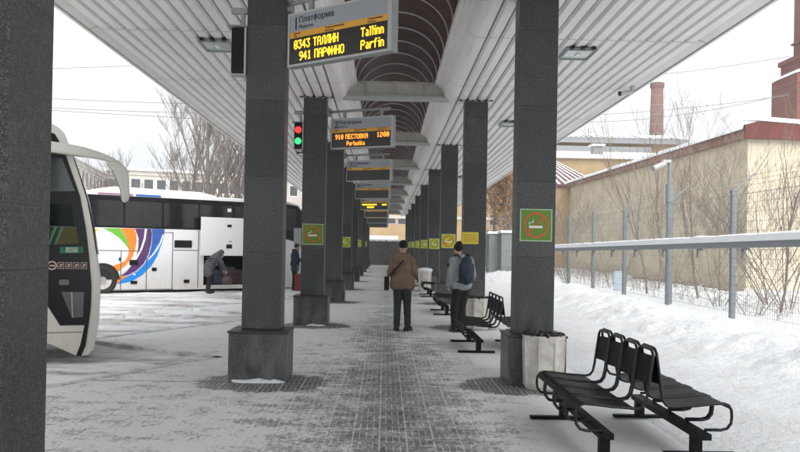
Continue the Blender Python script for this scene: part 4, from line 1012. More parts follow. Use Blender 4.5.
# snow-topped rail carried on the posts
ra = empty('steel_rail', (FX-.35, 8, 0), 0, 'long steel rail capped with thick snow running along the fence', 'rail')
def zr(y): return 1.80-.0105*(y-14.2)
def sweep(x0, x1, z0f, z1f, ys, name, m, par, jag=0):
    mb = MB(); vs = []
    for y in ys:
        j = jag*(nz(0, y, 1.3)+.5*nz(3, y, 4))
        vs += [(x0, y-8, z0f(y)), (x1, y-8, z0f(y)), (x1-.02*bool(jag), y-8, z1f(y)+j*.7), ((x0+x1)/2, y-8, z1f(y)+j+.03*bool(jag)), (x0+.02*bool(jag), y-8, z1f(y)+j*.7)]
    k = len(ys); mb.add(vs, [(i*5+j, i*5+(j+1) % 5, (i+1)*5+(j+1) % 5, (i+1)*5+j) for i in range(k-1) for j in range(5)]+[(4, 3, 2, 1, 0), tuple((k-1)*5+j for j in range(5))])
    return mb.build(name, m, par, smooth=False)
sweep(-.05, .11, zr, lambda y: zr(y)+.13, frange(8, 62, 3), 'beam', M['steel'], ra)
sweep(-.07, .15, lambda y: zr(y)+.131, lambda y: zr(y)+.265, frange(8, 62, .3), 'snow_cap', M['snow_smooth'], ra, .03)
for y in frange(9.2, 60, 2.45):
    mb = MB(); mb.box((-.02, y-8-.05, zr(y)-.05), (.08, y-8+.05, zr(y)-.001)); mb.tube([(.03, y-8+.12, zr(y)-.22), (.03, y-8+.12, zr(y)-.002)], .035, 8); mb.build('bracket', M['steel'], ra)
for y in FY:
    MB().box((.112, y-8-.03, zr(y)+.03), (.345, y-8+.03, zr(y)+.09)).build('support_arm', M['steel'], ra)
pb = atY(615, 292, 27.5)
MBo = MB().box((-.16, -.02, -.34), (.16, .02, .34)).build('info_panel', M['pale_blue'], None, bevel=.01); MBo.location = (FX+.25, 27.4, .62); tag(MBo, 'small pale blue panel standing in the snow behind the fence', 'panel')

# ------------------------------------------------------------------ trees
def tree_mesh(seed, H, r0, levels, spread, nb, parent, m, up=.25, start=.3, lean=(0, 0), stems=1, droop=0, minr=.006, kink=.12, tw=.62):
    q = random.Random(seed); trunk = MB(); crown = MB()
    def grow(mb, p, d, ln, r, lv):
        n = 5 if lv == 0 else 4; pts = [p]; rs = [r]; dd = d.copy(); pp = p.copy(); kidsl = []
        for i in range(n):
            dd = (dd+Vector((q.uniform(-1, 1), q.uniform(-1, 1), q.uniform(-.6, 1)))*kink+Vector((0, 0, up*.15))-Vector((0, 0, droop*lv*.05))).normalized()
            pp = pp+dd*ln/n; pts.append(pp.copy()); rs.append(max(minr, r*(1-.62*(i+1)/n))); kidsl.append((pp.copy(), dd.copy(), rs[-1], (i+1)/n))
        mb.tube(pts, rs, 7 if lv == 0 else (5 if lv == 1 else 3), cap=False)
        if lv < levels:
            for k in range(nb[lv]):
                t = start+(1-start)*(k+q.random())/nb[lv] if lv == 0 else q.uniform(.2, 1)
                j = min(n-1, int(t*n)); bp_, bd, br, _ = kidsl[j]; f = q.random(); base = pts[j].lerp(pts[j+1], f)
                a = q.uniform(0, 2*PI); side = Vector((math.cos(a), math.sin(a), 0)); nd = (bd*(1-spread)+side*spread+Vector((0, 0, up))).normalized()
                grow(crown, base, nd, ln*(tw if lv else tw*.95)*q.uniform(.7, 1.15)*(1.1-.4*t), max(minr, br*.6), lv+1)
    for s in range(stems):
        a = q.uniform(0, 2*PI); d = Vector((lean[0], lean[1], 1)) if stems == 1 else Vector((math.cos(a)*.55, math.sin(a)*.55, 1))
        grow(trunk, Vector((0, 0, -.1)) if stems == 1 else Vector((math.cos(a)*.12, math.sin(a)*.12, -.1)), d.normalized(), H*(1 if stems == 1 else q.uniform(.7, 1)), r0*(1 if stems == 1 else q.uniform(.6, 1)), 0)
    trunk.build('trunk', m, parent, fixn=False); crown.build('branches', m, parent, fixn=False)
def tree(name, loc, seed, label, group=None, cat='tree', **k):
    r = empty(name, loc, 0, label, cat, group); tree_mesh(seed, parent=r, **k); return r
big = dict(levels=4, spread=.46, nb=[12, 6, 5, 4], m=M['bark'], up=.34, start=.12, minr=.011, kink=.07)
def tpos(px, Y, z=-.2): p = atY(px, 240, Y); return (p.x, Y, z)
tree('bare_tree', tpos(205, 62), 11, 'tallest bare winter tree rising behind the rainbow coach', 'bare trees behind the coaches', H=11.5, r0=.26, **big)
tree('bare_tree', tpos(186, 66), 5, 'bare tree just left of the tallest one behind the coach', 'bare trees behind the coaches', H=11, r0=.20, **{**big, 'nb': [11, 6, 5, 4]})
tree('bare_tree', tpos(224, 64), 23, 'bare tree leaning right beside the pillar, behind the coach', 'bare trees behind the coaches', H=10.5, r0=.22, lean=(.12, 0), **{**big, 'nb': [11, 6, 5, 4]})
tree('bare_tree', tpos(240, 75), 31, 'bare tree partly hidden behind the pillar with the yellow board', 'bare trees behind the coaches', H=9, r0=.2, **{**big, 'nb': [9, 6, 5, 3]})
for i, (px, Y, H, lb) in enumerate([(101, 85, 7.5, 'small bare tree before the pale houses, left of the mirror head'), (110, 82, 8, 'frosty bare tree directly behind the mirror head'), (150, 90, 6, 'low bare tree before the long pale building'), (174, 85, 6.5, 'thin bare tree at the foot of the tall trees')]):
    tree('bare_tree', tpos(px, Y), 50+i, lb, 'bare trees behind the coaches', H=H, r0=.14, **{**big, 'levels': 3, 'nb': [10, 6, 5], 'minr': .014})
# shrubs between the fence and the yellow wall
shr = dict(levels=3, spread=.52, nb=[5, 3, 3], m=M['bark_brown'], up=.22, start=.2, minr=.0040, kink=.17)
SH = [(790, 22, 5.2, 7), (772, 24, 4.6, 6), (755, 20.5, 3.6, 5), (742, 27, 4.4, 5), (720, 24, 3.4, 5), (705, 28, 4.8, 5), (690, 22, 2.6, 4), (655, 30, 5.0, 5), (640, 26, 3.2, 4), (612, 34, 5.0, 5), (596, 40, 5.2, 6), (583, 36, 4.2, 6), (566, 38, 4.6, 6), (562, 48, 5.5, 6), (600, 31, 2.6, 5), (672, 34, 5.2, 4)]
for i, (px, Y, H, st) in enumerate(SH):
    if i in (3, 5, 6, 7, 8, 10, 11, 14): continue
    p = atY(px, 250, Y); x = max(FX+.9, p.x)
    near = ['rightmost by the picture edge', 'thick, in the right corner before the wall', 'low, left of the right corner thicket', 'tall, right of the first fence post', 'short, left of the first fence post', 'slender, between the first post and the camera pole', 'small, close behind the fence', 'tall, just left of the camera pole', 'low, left of the camera pole', 'tall, right of the third fence post', 'dense, behind the fourth fence post', 'dense, between the two far posts', 'wide, right of the near right pillar', 'distant, beside the near right pillar', 'low twiggy, behind the far fence posts', 'tall thin, behind the camera pole'][i]
    tree('bare_shrub', (x, Y, .02), 100+i, f'bare leafless shrub, {near}', 'bare shrubs along the yellow wall', 'shrub', H=H, r0=.015 if H < 4 else .020, stems=st, **shr)
for i, (px, Y, H) in enumerate([(648, 30, 5.4), (700, 27, 5), (659, 33, 6), (780, 21, 4)]):
    p = atY(px, 250, Y)
    tree('sapling', (p.x, Y, 0), 140+i, ['slim upright sapling left of the camera pole', 'slim sapling standing right of the camera pole', 'taller thin sapling left of the camera pole', 'slanting sapling near the right edge'][i], 'saplings behind the fence', 'tree', H=H, r0=.04, **{**shr, 'nb': [12, 4, 3], 'spread': .3})
# twiggy undergrowth by the wall
mb = MB(); q = random.Random(9)
for k in range(1500):
    x = q.uniform(9.4, 14.6); y = q.uniform(19, 55); h = q.uniform(.25, 1.1)*(1 if y > 28 else .55)
    mb.tube([(x, y, 0.05), (x+q.uniform(-.15, .15), y+q.uniform(-.15, .15), h*.5), (x+q.uniform(-.4, .4), y+q.uniform(-.3, .3), h)], [.006, .005, .003], 3, cap=False)
tag(mb.build('undergrowth', M['bark_brown'], fixn=False), 'dry twigs and stalks sticking out of the snow by the yellow wall', 'undergrowth', kind='stuff')

# ------------------------------------------------------------------ buildings on the right
wx = 15.3; wy = 33.6
yb_ = empty('yellow_building', (wx, wy, 0), 0, 'long yellow plastered building with snowy roof and dark red gable edge', 'building')
LY = 45
mb = MB(); mb.add([(0, 0, -.2), (0, LY, -.2), (0, LY, 7.0), (0, 0, 6.5), (14, 0, -.2), (14, LY, -.2), (14, LY, 7.0), (14, 0, 6.5)], [(0, 1, 2, 3), (0, 3, 7, 4), (1, 5, 6, 2), (4, 7, 6, 5)])
mb.build('wall', M['plaster'], yb_)
mb = MB(); mb.add([(-.25, -.2, 6.5), (-.25, LY, 7.0), (-.25, LY, 7.32), (-.25, -.2, 6.95), (.0, -.2, 6.5), (0, LY, 7.0), (0, LY, 7.32), (0, -.2, 6.95)], [(0, 1, 2, 3), (7, 6, 5, 4), (0, 4, 5, 1), (0, 3, 7, 4)])
mb.build('eave_fascia', M['rust'], yb_)
mb = MB(); mb.prism([(-.26, -.30, 6.48), (14, -.30, 6.20), (14, -.30, 6.35), (.3, -.30, 7.22), (-.26, -.30, 7.05)], (0, .09, 0)); mb.build('gable_fascia', M['red_fascia'], yb_)
mb = MB()
def rz_(x, y): 
    t = y/LY; return (6.98+.35*t)+min(x+.3, 2.5)*.12+.10
mb.grid([-.34, -.3, .4, 2.5, 14.2], frange(-.25, LY, 1.0), lambda x, y: Vector((x, y, (rz_(x, y)+.05*nz(x, y, .6)) if x > -.33 else rz_(-.3, y)-.20)))
mb.build('roof_snow', M['snow_smooth'], yb_, smooth=True)
mb = MB(); mb.prism([(.3, -.34, 7.24), (14, -.34, 6.37), (14, -.34, 6.55), (.3, -.34, 7.42), (-.3, -.34, 7.25)], (0, .3, 0)); mb.build('gable_snow', M['snow_smooth'], yb_)
# low dark debris line at the wall foot
mb = MB(); q = random.Random(6)
for k in range(60): y = q.uniform(-1, 12); mb.ell((-1.2+q.uniform(-.3, .3), y, .15), (q.uniform(.1, .3), q.uniform(.1, .3), q.uniform(.05, .13)), nu=7, nv=5)
o = mb.build('rubble_heap', M['bark_brown']); o.location = (wx, wy-1, 0); tag(o, 'low line of dark rubble in the snow at the foot of the yellow wall', 'rubble', kind='stuff')
# roofs behind
def gbox(name, label, px0, px1, Y, D, ztop, m, cat='building'):
    a = atY(px0, 250, Y); b = atY(px1, 250, Y); r = empty(name, (a.x, Y, 0), 0, label, cat); W_ = b.x-a.x
    MB().box((0, 0, -.2), (W_, D, ztop)).build('wall', m, r); return r, W_
z_ = atY(600, 141, 95).z
r, W_ = gbox('workshop', 'low tan workshop with a grey snow-streaked roof behind the yellow building', 558, 676, 95, 20, z_, M['tan_wall'])
zr1 = atY(600, 135.5, 95).z
mb = MB(); mb.prism([(-2, -.8, z_), (-2, -.8, z_+.25), (-2, 6, zr1+1.0), (-2, 6, z_)], (W_+3, 0, 0)); rf = mb.build('roof', M['roof_grey'], r)
mb = MB(); q = random.Random(8)
for k in range(26): x = -1.8+k*(W_+2.4)/26; mb.add([(x, -.83, z_+.28), (x+q.uniform(.2, .55), -.83, z_+.28), (x+.9+q.uniform(.0, .4), 5.8, zr1+1.0), (x+.5, 5.8, zr1+1.0)], [(0, 1, 2, 3)])
for v in mb.v: v.z += .03
mb.build('snow_streaks', M['snow_smooth'], rf, fixn=False)
MB().box((-2, -1.0, z_-.35), (W_+1, -.81, z_)).build('gutter', M['roof_grey'], r)
z2_ = atY(600, 155, 82).z; z3_ = atY(600, 148, 82).z
r, W_ = gbox('annex', 'flat snow-covered annex roof with a small vent between the workshop and yellow building', 556, 640, 82, 12, z2_-.4, M['tan_wall'])
mb = MB(); mb.prism([(-1, -.5, z2_-.4), (-1, -.5, z2_), (-1, 12, z3_+1.1), (-1, 12, z2_-.4)], (W_+6, 0, 0)); mb.build('roof_snow', M['snow_smooth'], r)
MB().box((-1, 12, z3_+1.1), (W_+5, 12.3, z3_+1.75)).build('parapet', M['roof_grey'], r)
p = atY(592, 152, 80); 
vt = MB().box((W_*.42, -.2, z2_-.1), (W_*.42+1.0, .9, z2_+.9)).build('vent', M['roof_grey'], r); MB().box((W_*.42-.2, -.4, z2_+.9), (W_*.42+1.2, 1.1, z2_+1.12)).build('vent_cap', M['snow_smooth'], r)
# brown sloping roof with snow streaks just right of the pillar
a = atY(554, 186, 66); b = atY(603, 180, 66); t_ = atY(553, 158, 74)
r = empty('shed', (a.x, 66, 0), 0, 'brown ribbed shed roof streaked with snow right beside the near right pillar', 'shed')
Wd = b.x-a.x
MB().box((-1, .3, -.2), (Wd, 8, a.z-.1)).build('wall', M['tan_wall'], r)
mb = MB(); mb.prism([(-1, 0, a.z), (Wd, 0, a.z), (-.2+Wd*.35, 8, t_.z), (-1, 8, t_.z)], (0, 0, .15)); rf = mb.build('roof', M['roof_brown'], r)
mb = MB()
for k in range(9): x = -.8+k*.58; mb.add([(x, -.02, a.z+.17), (x+.22, -.02, a.z+.17), (-.9+k*.22+.10, 7.9, t_.z+.17), (-.9+k*.22, 7.9, t_.z+.17)], [(0, 1, 2, 3)])
mb.build('snow_streaks', M['snow_smooth'], rf, fixn=False)
# chimney
c = atY(656.5, 130, 150); ct = atY(657, 83, 150)
r = empty('brick_chimney', (c.x, 150, 0), 0, 'tall round brick factory chimney behind the workshop roof', 'chimney')
mb = MB(); mb.tube([(0, 0, 0), (0, 0, 20), (0, 0, ct.z-1)], [1.7, 1.35, 1.12], 24); mb.build('shaft', M['brick_chim'], r, smooth=True)
mb = MB(); mb.tube([(0, 0, ct.z-1), (0, 0, ct.z-.8), (0, 0, ct.z-.1), (0, 0, ct.z)], [1.15, 1.32, 1.32, 1.2], 24); mb.build('crown', M['roof_brown'], r)
mb = MB()
for z in frange(9, ct.z-2.5, 1.9): mb.tube([(0, 0, z), (0, 0, z+.12)], 1.7-.6*(z/ct.z)+.04, 24)
mb.build('hoops', M['roof_grey'], r)
# brick tower at the right edge
Yt = 60
def tz(py, px=785): return atY(px, py, Yt).z
x0 = atY(771.5, 100, Yt+4).x; x1 = atY(781, 50, Yt+5).x; x2 = atY(794, 20, Yt+5).x
r = empty('brick_tower', (x0, Yt, 0), 0, 'dark red brick tower stepping up at the right picture edge', 'tower')
mb = MB(); mb.prism([(0, 0, -.2), (9, 0, -.2), (9, 0, tz(52)), (3.2, 0, tz(58, 800)), (0, 0, tz(72, 772))], (0, 4, 0)); mb.build('lower_block', M['brick'], r)
mb = MB(); mb.prism([(-.12, -.12, tz(72, 772)+.0), (3.2, -.12, tz(58, 800)), (9, -.12, tz(52)), (9, -.12, tz(52)+.22), (3.2, -.12, tz(58, 800)+.22), (-.12, -.12, tz(72, 772)+.2)], (0, 4.2, 0)); mb.build('ledge_snow', M['snow_smooth'], r)
MB().box((x1-x0, 1.2, 5), (9, 5, tz(52))).build('middle_block', M['brick'], r)
MB().box((x1-x0-.15, 1.0, tz(52)), (9, 5.2, tz(47))).build('cornice', M['brick'], r)
mb = MB(); mb.prism([(x1-x0-.2, .9, tz(47)), (9, .9, tz(38)), (9, .9, tz(38)+.2), (x1-x0-.2, .9, tz(47)+.18)], (0, 8.4, 0)); 
MB().box((x2-x0, 2, tz(47)), (9, 5, 30)).build('upper_block', M['brick'], r)
MB().box((x2-x0-.15, 1.8, tz(28)), (9, 5.2, tz(26))).build('string_course', M['brick'], r)
MB().box((1.15, -.05, tz(108)), (3.5, .01, tz(106.8))).build('grille', M['window_dark'], r)
MB().prism([(2.0, -.15, tz(74)), (9, -.15, tz(60)), (9, -.15, tz(60)+.25), (2.0, -.15, tz(74)+.25)], (0, .15, 0)).build('band_snow', M['snow_smooth'], r)

# ------------------------------------------------------------------ far end
fy = 70
r = empty('board_fence', (-7, fy, 0), 0, 'grey fence of upright boards closing the far end of the platform', 'fence')
mb = MB(); q = random.Random(3)
for k in range(41): mb.box((k*.23, q.uniform(0, .02), -.1), (k*.23+.20, .05, 2.12+q.uniform(-.01, .01)))
mb.build('boards', M['board_grey'], r); MB().box((-.05, -.08, 2.0), (9.45, -.03, 2.08)).build('top_rail', M['board_grey'], r); MB().box((-.1, -.06, 2.14), (9.5, .10, 2.26)).build('snow_cap', M['snow_smooth'], r)
MB().box((0, .051, -.1), (9.4, .07, 2.0)).build('backing', M['board_grey'], r)
for k in range(5): MB().box((k*2.35, -.14, -.1), (k*2.35+.1, -.082, 2.2)).build('post', M['board_grey'], r)
# tan building with windows beyond
Yf = 96; a = atY(366, 240, Yf); ztb = 13
r = empty('tan_building', (a.x, Yf, 0), 0, 'ochre building with dark windows beyond the far board fence', 'building'); Wt = 21
MB().box((0, 0, -.2), (Wt, 12, ztb)).build('wall', M['tan_wall'], r)
MB().box((-.1, -.15, 5.0), (Wt, 0.001, 5.35)).build('cornice', M['pale_wall'], r)
for i, (px, py0, py1, w_) in enumerate([(381, 216, 224, .9), (391.5, 215.5, 223.5, 1.0), (402, 216, 224, .9), (381, 200, 208, .9), (391.5, 200, 208, 1.), (402, 200, 208, .9), (494, 195, 204, 1), (506, 195, 204, 1), (494, 215, 225, 1), (506, 215, 225, 1)]):
    p = atY(px, py0, Yf); p2 = atY(px, py1, Yf); x = p.x-a.x
    f_ = MB().box((x-w_/2-.08, -.06, p2.z-.08), (x+w_/2+.08, -.001, p.z+.08)).build('window', M['pale_wall'], r); MB().box((x-w_/2, -.08, p2.z), (x+w_/2, -.061, p.z)).build('pane', M['window_dark'], f_)
# snow covered container between fence and building
a = atY(369, 240, 80); b = atY(397, 240, 80)
r = empty('container', (a.x, 80, 0), 0, 'low snow-topped container showing above the far board fence', 'container')
MB().box((0, 0, 0), (b.x-a.x, 2, 2.15)).build('body', M['board_grey'], r); MB().box((-.1, -.1, 2.15), (b.x-a.x+.1, 2.1, 2.7)).build('snow_cap', M['snow_smooth'], r, bevel=.1)
# kiosk cabins and red hut right of the far row
for i, (px0, px1, Yk, y0, m_, lb) in enumerate([(489, 500, 44, 234, 'kiosk_grey', 'grey metal cabin with snowy roof, left of two between the right pillars'), (501.5, 515, 43, 233, 'kiosk_grey', 'grey metal cabin with snowy roof, right of two behind the near right pillar'), (481, 491, 62, 237, 'red_hut', 'small brick-red hut behind the grey cabins')]):
    if m_ not in M: M[m_] = mat(m_, (.20, .22, .23) if 'grey' in m_ else (.25, .06, .04), .6, var=.15, vscale=3)
    a = atY(px0, 250, Yk); b = atY(px1, 250, Yk); zt3 = atY(px0, y0, Yk).z
    r = empty('cabin' if i < 2 else 'hut', (a.x, Yk, 0), 0, lb, 'cabin'); W_ = b.x-a.x
    MB().box((0, 0, -.1), (W_, 1.4, zt3)).build('body', M[m_], r)
    mb = MB()
    for k in range(5): mb.box((k*W_/5+.02, -.02, .2), (k*W_/5+.05, -.001, zt3-.1))
    for zz in (.7, 1.3): mb.box((.01, -.025, zz), (W_-.01, -.021, zz+.05))
    mb.build('door_ribs', M['grey_metal'], r)
    MB().box((-.08, -.1, zt3), (W_+.08, 1.5, zt3+.14)).build('snow_cap', M['snow_smooth'], r, bevel=.04)
# trees with dry leaves before the tan building
def leafy(loc, seed, H, label, n=1500):
    r = empty('leafy_tree', loc, 0, label, 'tree', 'trees with dry brown leaves'); tree_mesh(seed, H, .12, 3, .5, [10, 6, 4], r, M['bark'], minr=.015)
    q = random.Random(seed); mb = MB()
    br = [o for o in kids(r) if o.name.startswith('branches')][0]; vs = [v.co for v in br.data.vertices if v.co.z > H*.2]
    for k in range(n):
        c = Vector(q.choice(vs))+Vector((q.gauss(0, .15), q.gauss(0, .15), q.gauss(0, .15))); s_ = q.uniform(.04, .09)
        e = Euler((q.uniform(0, 6), q.uniform(0, 6), q.uniform(0, 6))).to_matrix()
        mb.add([c+e @ Vector(v) for v in ((-s_, -s_*.6, 0), (s_, -s_*.6, 0), (s_, s_*.6, 0), (-s_, s_*.6, 0))], [(0, 1, 2, 3)])
    mb.build('leaves', M['leaf_dry'], r, fixn=False); return r
leafy(tpos(491, 58, 0), 71, 6.5, 'tree with dry orange leaves above the grey cabins, left one')
leafy(tpos(503, 55, 0), 72, 6.0, 'tree with dry orange leaves above the grey cabins, right one')
leafy(tpos(512, 62, 0), 73, 6.5, 'dry-leaved tree half hidden by the near right pillar')

# ------------------------------------------------------------------ buildings far left
def facade(name, label, p0, p1, z0, z1, D, m, cols, rows, wins, roofh=.6):
    p0 = Vector(p0); p1 = Vector(p1); d = (p1-p0); Ln = d.length; ang = math.atan2(d.y, d.x)
    r = empty(name, (p0.x, p0.y, 0), ang, label, 'building', 'pale houses beyond the coaches')
    MB().box((0, 0, -.3), (Ln, D, z1)).build('wall', m, r)
    MB().box((-.3, -.3, z1), (Ln+.3, D+.3, z1+.35)).build('roof', M['snow_smooth'], r)
    MB().box((-.1, -.15, z1-.6), (Ln+.1, -.001, z1-.4)).build('cornice', M['pale_wall'], r)
    for rr_ in range(rows):
        for k in range(cols):
            x = Ln*(k+.5)/cols; zz = z1-1.9-rr_*wins[2]
            f_ = MB().box((x-wins[0]/2-.12, -.05, zz-wins[1]/2-.12), (x+wins[0]/2+.12, -.001, zz+wins[1]/2+.12)).build('window', M['sign_white'], r)
            MB().box((x-wins[0]/2, -.07, zz-wins[1]/2), (x+wins[0]/2, -.051, zz+wins[1]/2)).build('pane', M['window_dark'], f_)
    return r
a = atY(128, 240, 110); b = atY(262, 240, 118)
zt4 = atY(180, 173, 113).z
r = facade('pale_house', 'long low pale house with a row of windows right of the mirror head', (a.x, a.y, 0), (b.x, b.y, 0), 0, zt4, 10, M['pale_wall'], 11, 2, (1.2, 1.5, 3.2))
c_ = MB().box((6, 3, zt4+.3), (6.8, 4, zt4+1.6)).build('chimney', M['grey_wall'], r)
a = atY(70, 240, 95); b = atY(104, 240, 120); zt4 = atY(95, 165, 105).z
facade('pale_house', 'taller pale townhouse with narrow windows left of the mirror head', (a.x, a.y, 0), (b.x, b.y, 0), 0, zt4, 12, M['pale_wall'], 9, 3, (1.0, 1.9, 3.4))
a = atY(104, 240, 122); b = atY(130, 240, 124); zt4 = atY(115, 171, 122).z
facade('grey_house', 'greyish gabled house between the two pale houses', (a.x, a.y, 0), (b.x, b.y, 0), 0, zt4, 10, M['grey_wall'], 4, 3, (1.0, 1.5, 3.1))
a = atY(-60, 240, 120); b = atY(68, 240, 118); zt4 = atY(40, 175, 118).z
facade('pale_house', 'pale house hidden behind the cream coach', (a.x, a.y, 0), (b.x, b.y, 0), 0, zt4, 10, M['grey_wall'], 9, 2, (1.2, 1.5, 3.2))
a = atY(262, 240, 119); b = atY(345, 240, 125); zt4 = atY(300, 178, 120).z
facade('grey_house', 'grey house seen between the left pillars', (a.x, a.y, 0), (b.x, b.y, 0), 0, zt4, 10, M['grey_wall'], 7, 2, (1.2, 1.5, 3.2))

# overhead wires
def wire(pa, pb, sag, label):
    mb = MB(); mb.tube([pa.lerp(pb, t)-Vector((0, 0, sag*4*t*(1-t))) for t in frange(0, 1, .05)], .022, 4); o = mb.build('overhead_wire', M['wire'], fixn=False)
    tag(o, label, 'wire', 'overhead wires')
M['wire2'] = mat('wire_far', (.30, .30, .31), .7)
wire(atY(-120, 72, 55), atY(330, 54, 75), .3, 'topmost thin overhead wire in the sky at left')
wire(atY(-120, 88, 55), atY(330, 104, 75), .4, 'second overhead wire in the sky at left')
wire(atY(-120, 96, 55), atY(330, 112, 75), .5, 'third overhead wire in the sky at left')
wire(atY(-120, 98, 55), atY(330, 124, 75), .2, 'lowest overhead wire crossing the left tree')
wire(atY(560, 80, 75), atY(790, 56, 60), .4, 'upper overhead wire running to the brick tower')
wire(atY(560, 116, 75), atY(790, 95, 60), .3, 'lower overhead wire running to the brick tower')
wire(atY(590, 122, 75), atY(790, 93, 60), .5, 'slanting overhead wire above the chimney foot')

# ------------------------------------------------------------------ people
def hand(mb, p, d, up, s=1.0, curl=.5):
    """palm with four bent fingers and a thumb; p wrist, d pointing direction"""
    d = Vector(d).normalized(); up = Vector(up).normalized(); sd = d.cross(up).normalized(); p = Vector(p)
    mb.ell(p+d*.045*s, (.028*s, .028*s, .045*s), rot=d.to_track_quat('Z', 'Y').to_matrix(), nu=10, nv=7)
    for k, L_ in enumerate((.036, .042, .040, .032)):
        b = p+d*.08*s+sd*(k-1.5)*.017*s; m1 = b+(d*(1-curl*.5)-up*curl*.6).normalized()*L_*s; m2 = m1+(d*(.5-curl)-up).normalized()*L_*.8*s
        mb.cap(b-d*.02*s, .009*s, m1, .008*s, n=6); mb.cap(m1, .008*s, m2, .007*s, n=6)
    b = p+d*.03*s-sd*.028*s; mb.cap(b, .011*s, b+(d*.6-sd*.5-up*.4).normalized()*.045*s, .009*s, n=6)
def head(mb, c, f, s=1.0):
    """head with brow, nose, chin, ears; f is the facing direction"""
    c = Vector(c); f = Vector(f).normalized(); up = Vector((0, 0, 1)); r_ = f.cross(up).normalized()
    rot = Matrix((r_, f, up)).transposed()
    mb.ell(c, (.074*s, .092*s, .115*s), rot=rot); mb.ell(c+f*.02*s-up*.05*s, (.056*s, .075*s, .07*s), rot=rot)
    mb.cap(c+f*.09*s+up*.01*s, .010*s, c+f*.107*s-up*.025*s, .014*s, n=6); mb.ell(c+f*.082*s-up*.062*s, (.025*s, .012*s, .010*s), rot=rot)
    for q in (-1, 1): mb.ell(c+r_*.076*s*q-up*.01*s, (.012*s, .022*s, .032*s), rot=rot); mb.ell(c+f*.075*s+r_*.03*s*q+up*.012*s, (.018*s, .014*s, .010*s), rot=rot)
    mb.cap(c-up*.08*s-f*.015*s, .056*s, c-up*.19*s-f*.03*s, .06*s)

# man in the tan coat, walking away
A = empty('person', (.36, 15.87, 0), R(-4), 'person in tan hooded jacket, jeans and black beanie walking away down the platform', 'person', 'people at the bus station')
mb = MB(); head(mb, (0, .03, 1.665), (-.05, 1, -.1))
for q in (-1, 1): mb.cap((q*.15, .0, 1.36), .045, (q*.235, -.02, 1.12), .036); mb.cap((q*.235, -.02, 1.12), .034, (q*.10, .27, 1.14), .026); hand(mb, (q*.10, .27, 1.14), (-q*.6, .6, .25), (0, 0, 1))
mb.ell((0, 0, 1.2), (.15, .09, .28)); mb.cap((0, 0, 1.4), .07, (0, .0, 1.5), .055)
for q in (-1, 1): mb.cap((q*.08, 0, .95), .07, (q*.085, .0, .78), .05); 
mb.ell((0, 0, .98), (.14, .09, .12))
remesh(mb, 'body', M['skin'], A, .012, 3)
mb = MB(); mb.ell((0, 0, 1.05), (.215, .16, .24)); mb.ell((0, 0, .92), (.21, .15, .12)); mb.ell((0, -.005, 1.28), (.21, .15, .23)); mb.ell((0, 0, 1.40), (.18, .12, .12)); mb.cap((-.14, 0, .91), .12, (.14, 0, .91), .12); mb.cap((-.12, 0, 1.0), .135, (.12, 0, 1.0), .135)
for q in (-1, 1):
    mb.cap((q*.165, -.01, 1.41), .085, (q*.25, -.04, 1.15), .070); mb.cap((q*.25, -.04, 1.15), .070, (q*.15, .20, 1.12), .062)
mb.ell((0, -.085, 1.475), (.15, .095, .085)); mb.ell((0, -.12, 1.40), (.12, .07, .09)); mb.cap((-.08, 0, 1.52), .05, (.08, 0, 1.52), .05)
for v in mb.v: v += Vector((0, 0, 0))+Vector((nz(v.x, v.z*2, 9), nz(v.z*2, v.y, 9, 4), 0))*.012
remesh(mb, 'jacket', M['tan_coat'], A, .014, 3)
mb = MB(); mb.ell((0, 0, .92), (.175, .13, .13))
for (hx, kn, an) in ((-.085, (-.095, .04, .50), (-.10, -.02, .10)), (.085, (.10, .02, .50), (.115, .03, .10))):
    mb.cap((hx, 0, .88), .102, kn, .078); mb.cap(kn, .078, an, .062)
    for zz in (.16, .22, .3, .45): t = (zz-.1)/.4; c = Vector(an).lerp(Vector(kn), t); mb.ell(c, (.076, .078, .025))
remesh(mb, 'trousers', M['jeans'], A, .013, 2)
for (x, y, a_) in ((-.105, .03, R(14)), (.12, .08, R(-30))):
    mb = MB(); rt = Matrix.Rotation(a_, 3, 'Z'); mb.ell(Vector((x, y, .055)), (.055, .145, .052), rot=rt); mb.ell(Vector((x, y-.05, .09)), (.055, .07, .06), rot=rt); mb.box((x-.045, y-.12, .0), (x+.045, y+.12, .025), rot=rt)
    remesh(mb, 'shoe', M['shoe'], A, .012, 2)
mb = MB(); mb.ell((0, .022, 1.715), (.086, .103, .095)); mb.ell((0, .022, 1.675), (.088, .105, .045)); remesh(mb, 'beanie', M['knit_black'], A, .010, 2)
bag = empty('shoulder_bag', A.location, A.rotation_euler.z, 'black shoulder bag hanging at the left hip of the person in tan', 'bag')
MB().box((-.36, -.10, .80), (-.27, .14, 1.08)).build('pouch', M['black_cloth'], bag, bevel=.03)
mb = MB(); mb.tube([(.10, -.06, 1.545), (.08, -.13, 1.50), (0, -.185, 1.38), (-.10, -.19, 1.26), (-.19, -.16, 1.16), (-.27, -.09, 1.09), (-.30, -.02, 1.05)], .016, 6); mb.build('strap', M['black_cloth'], bag)

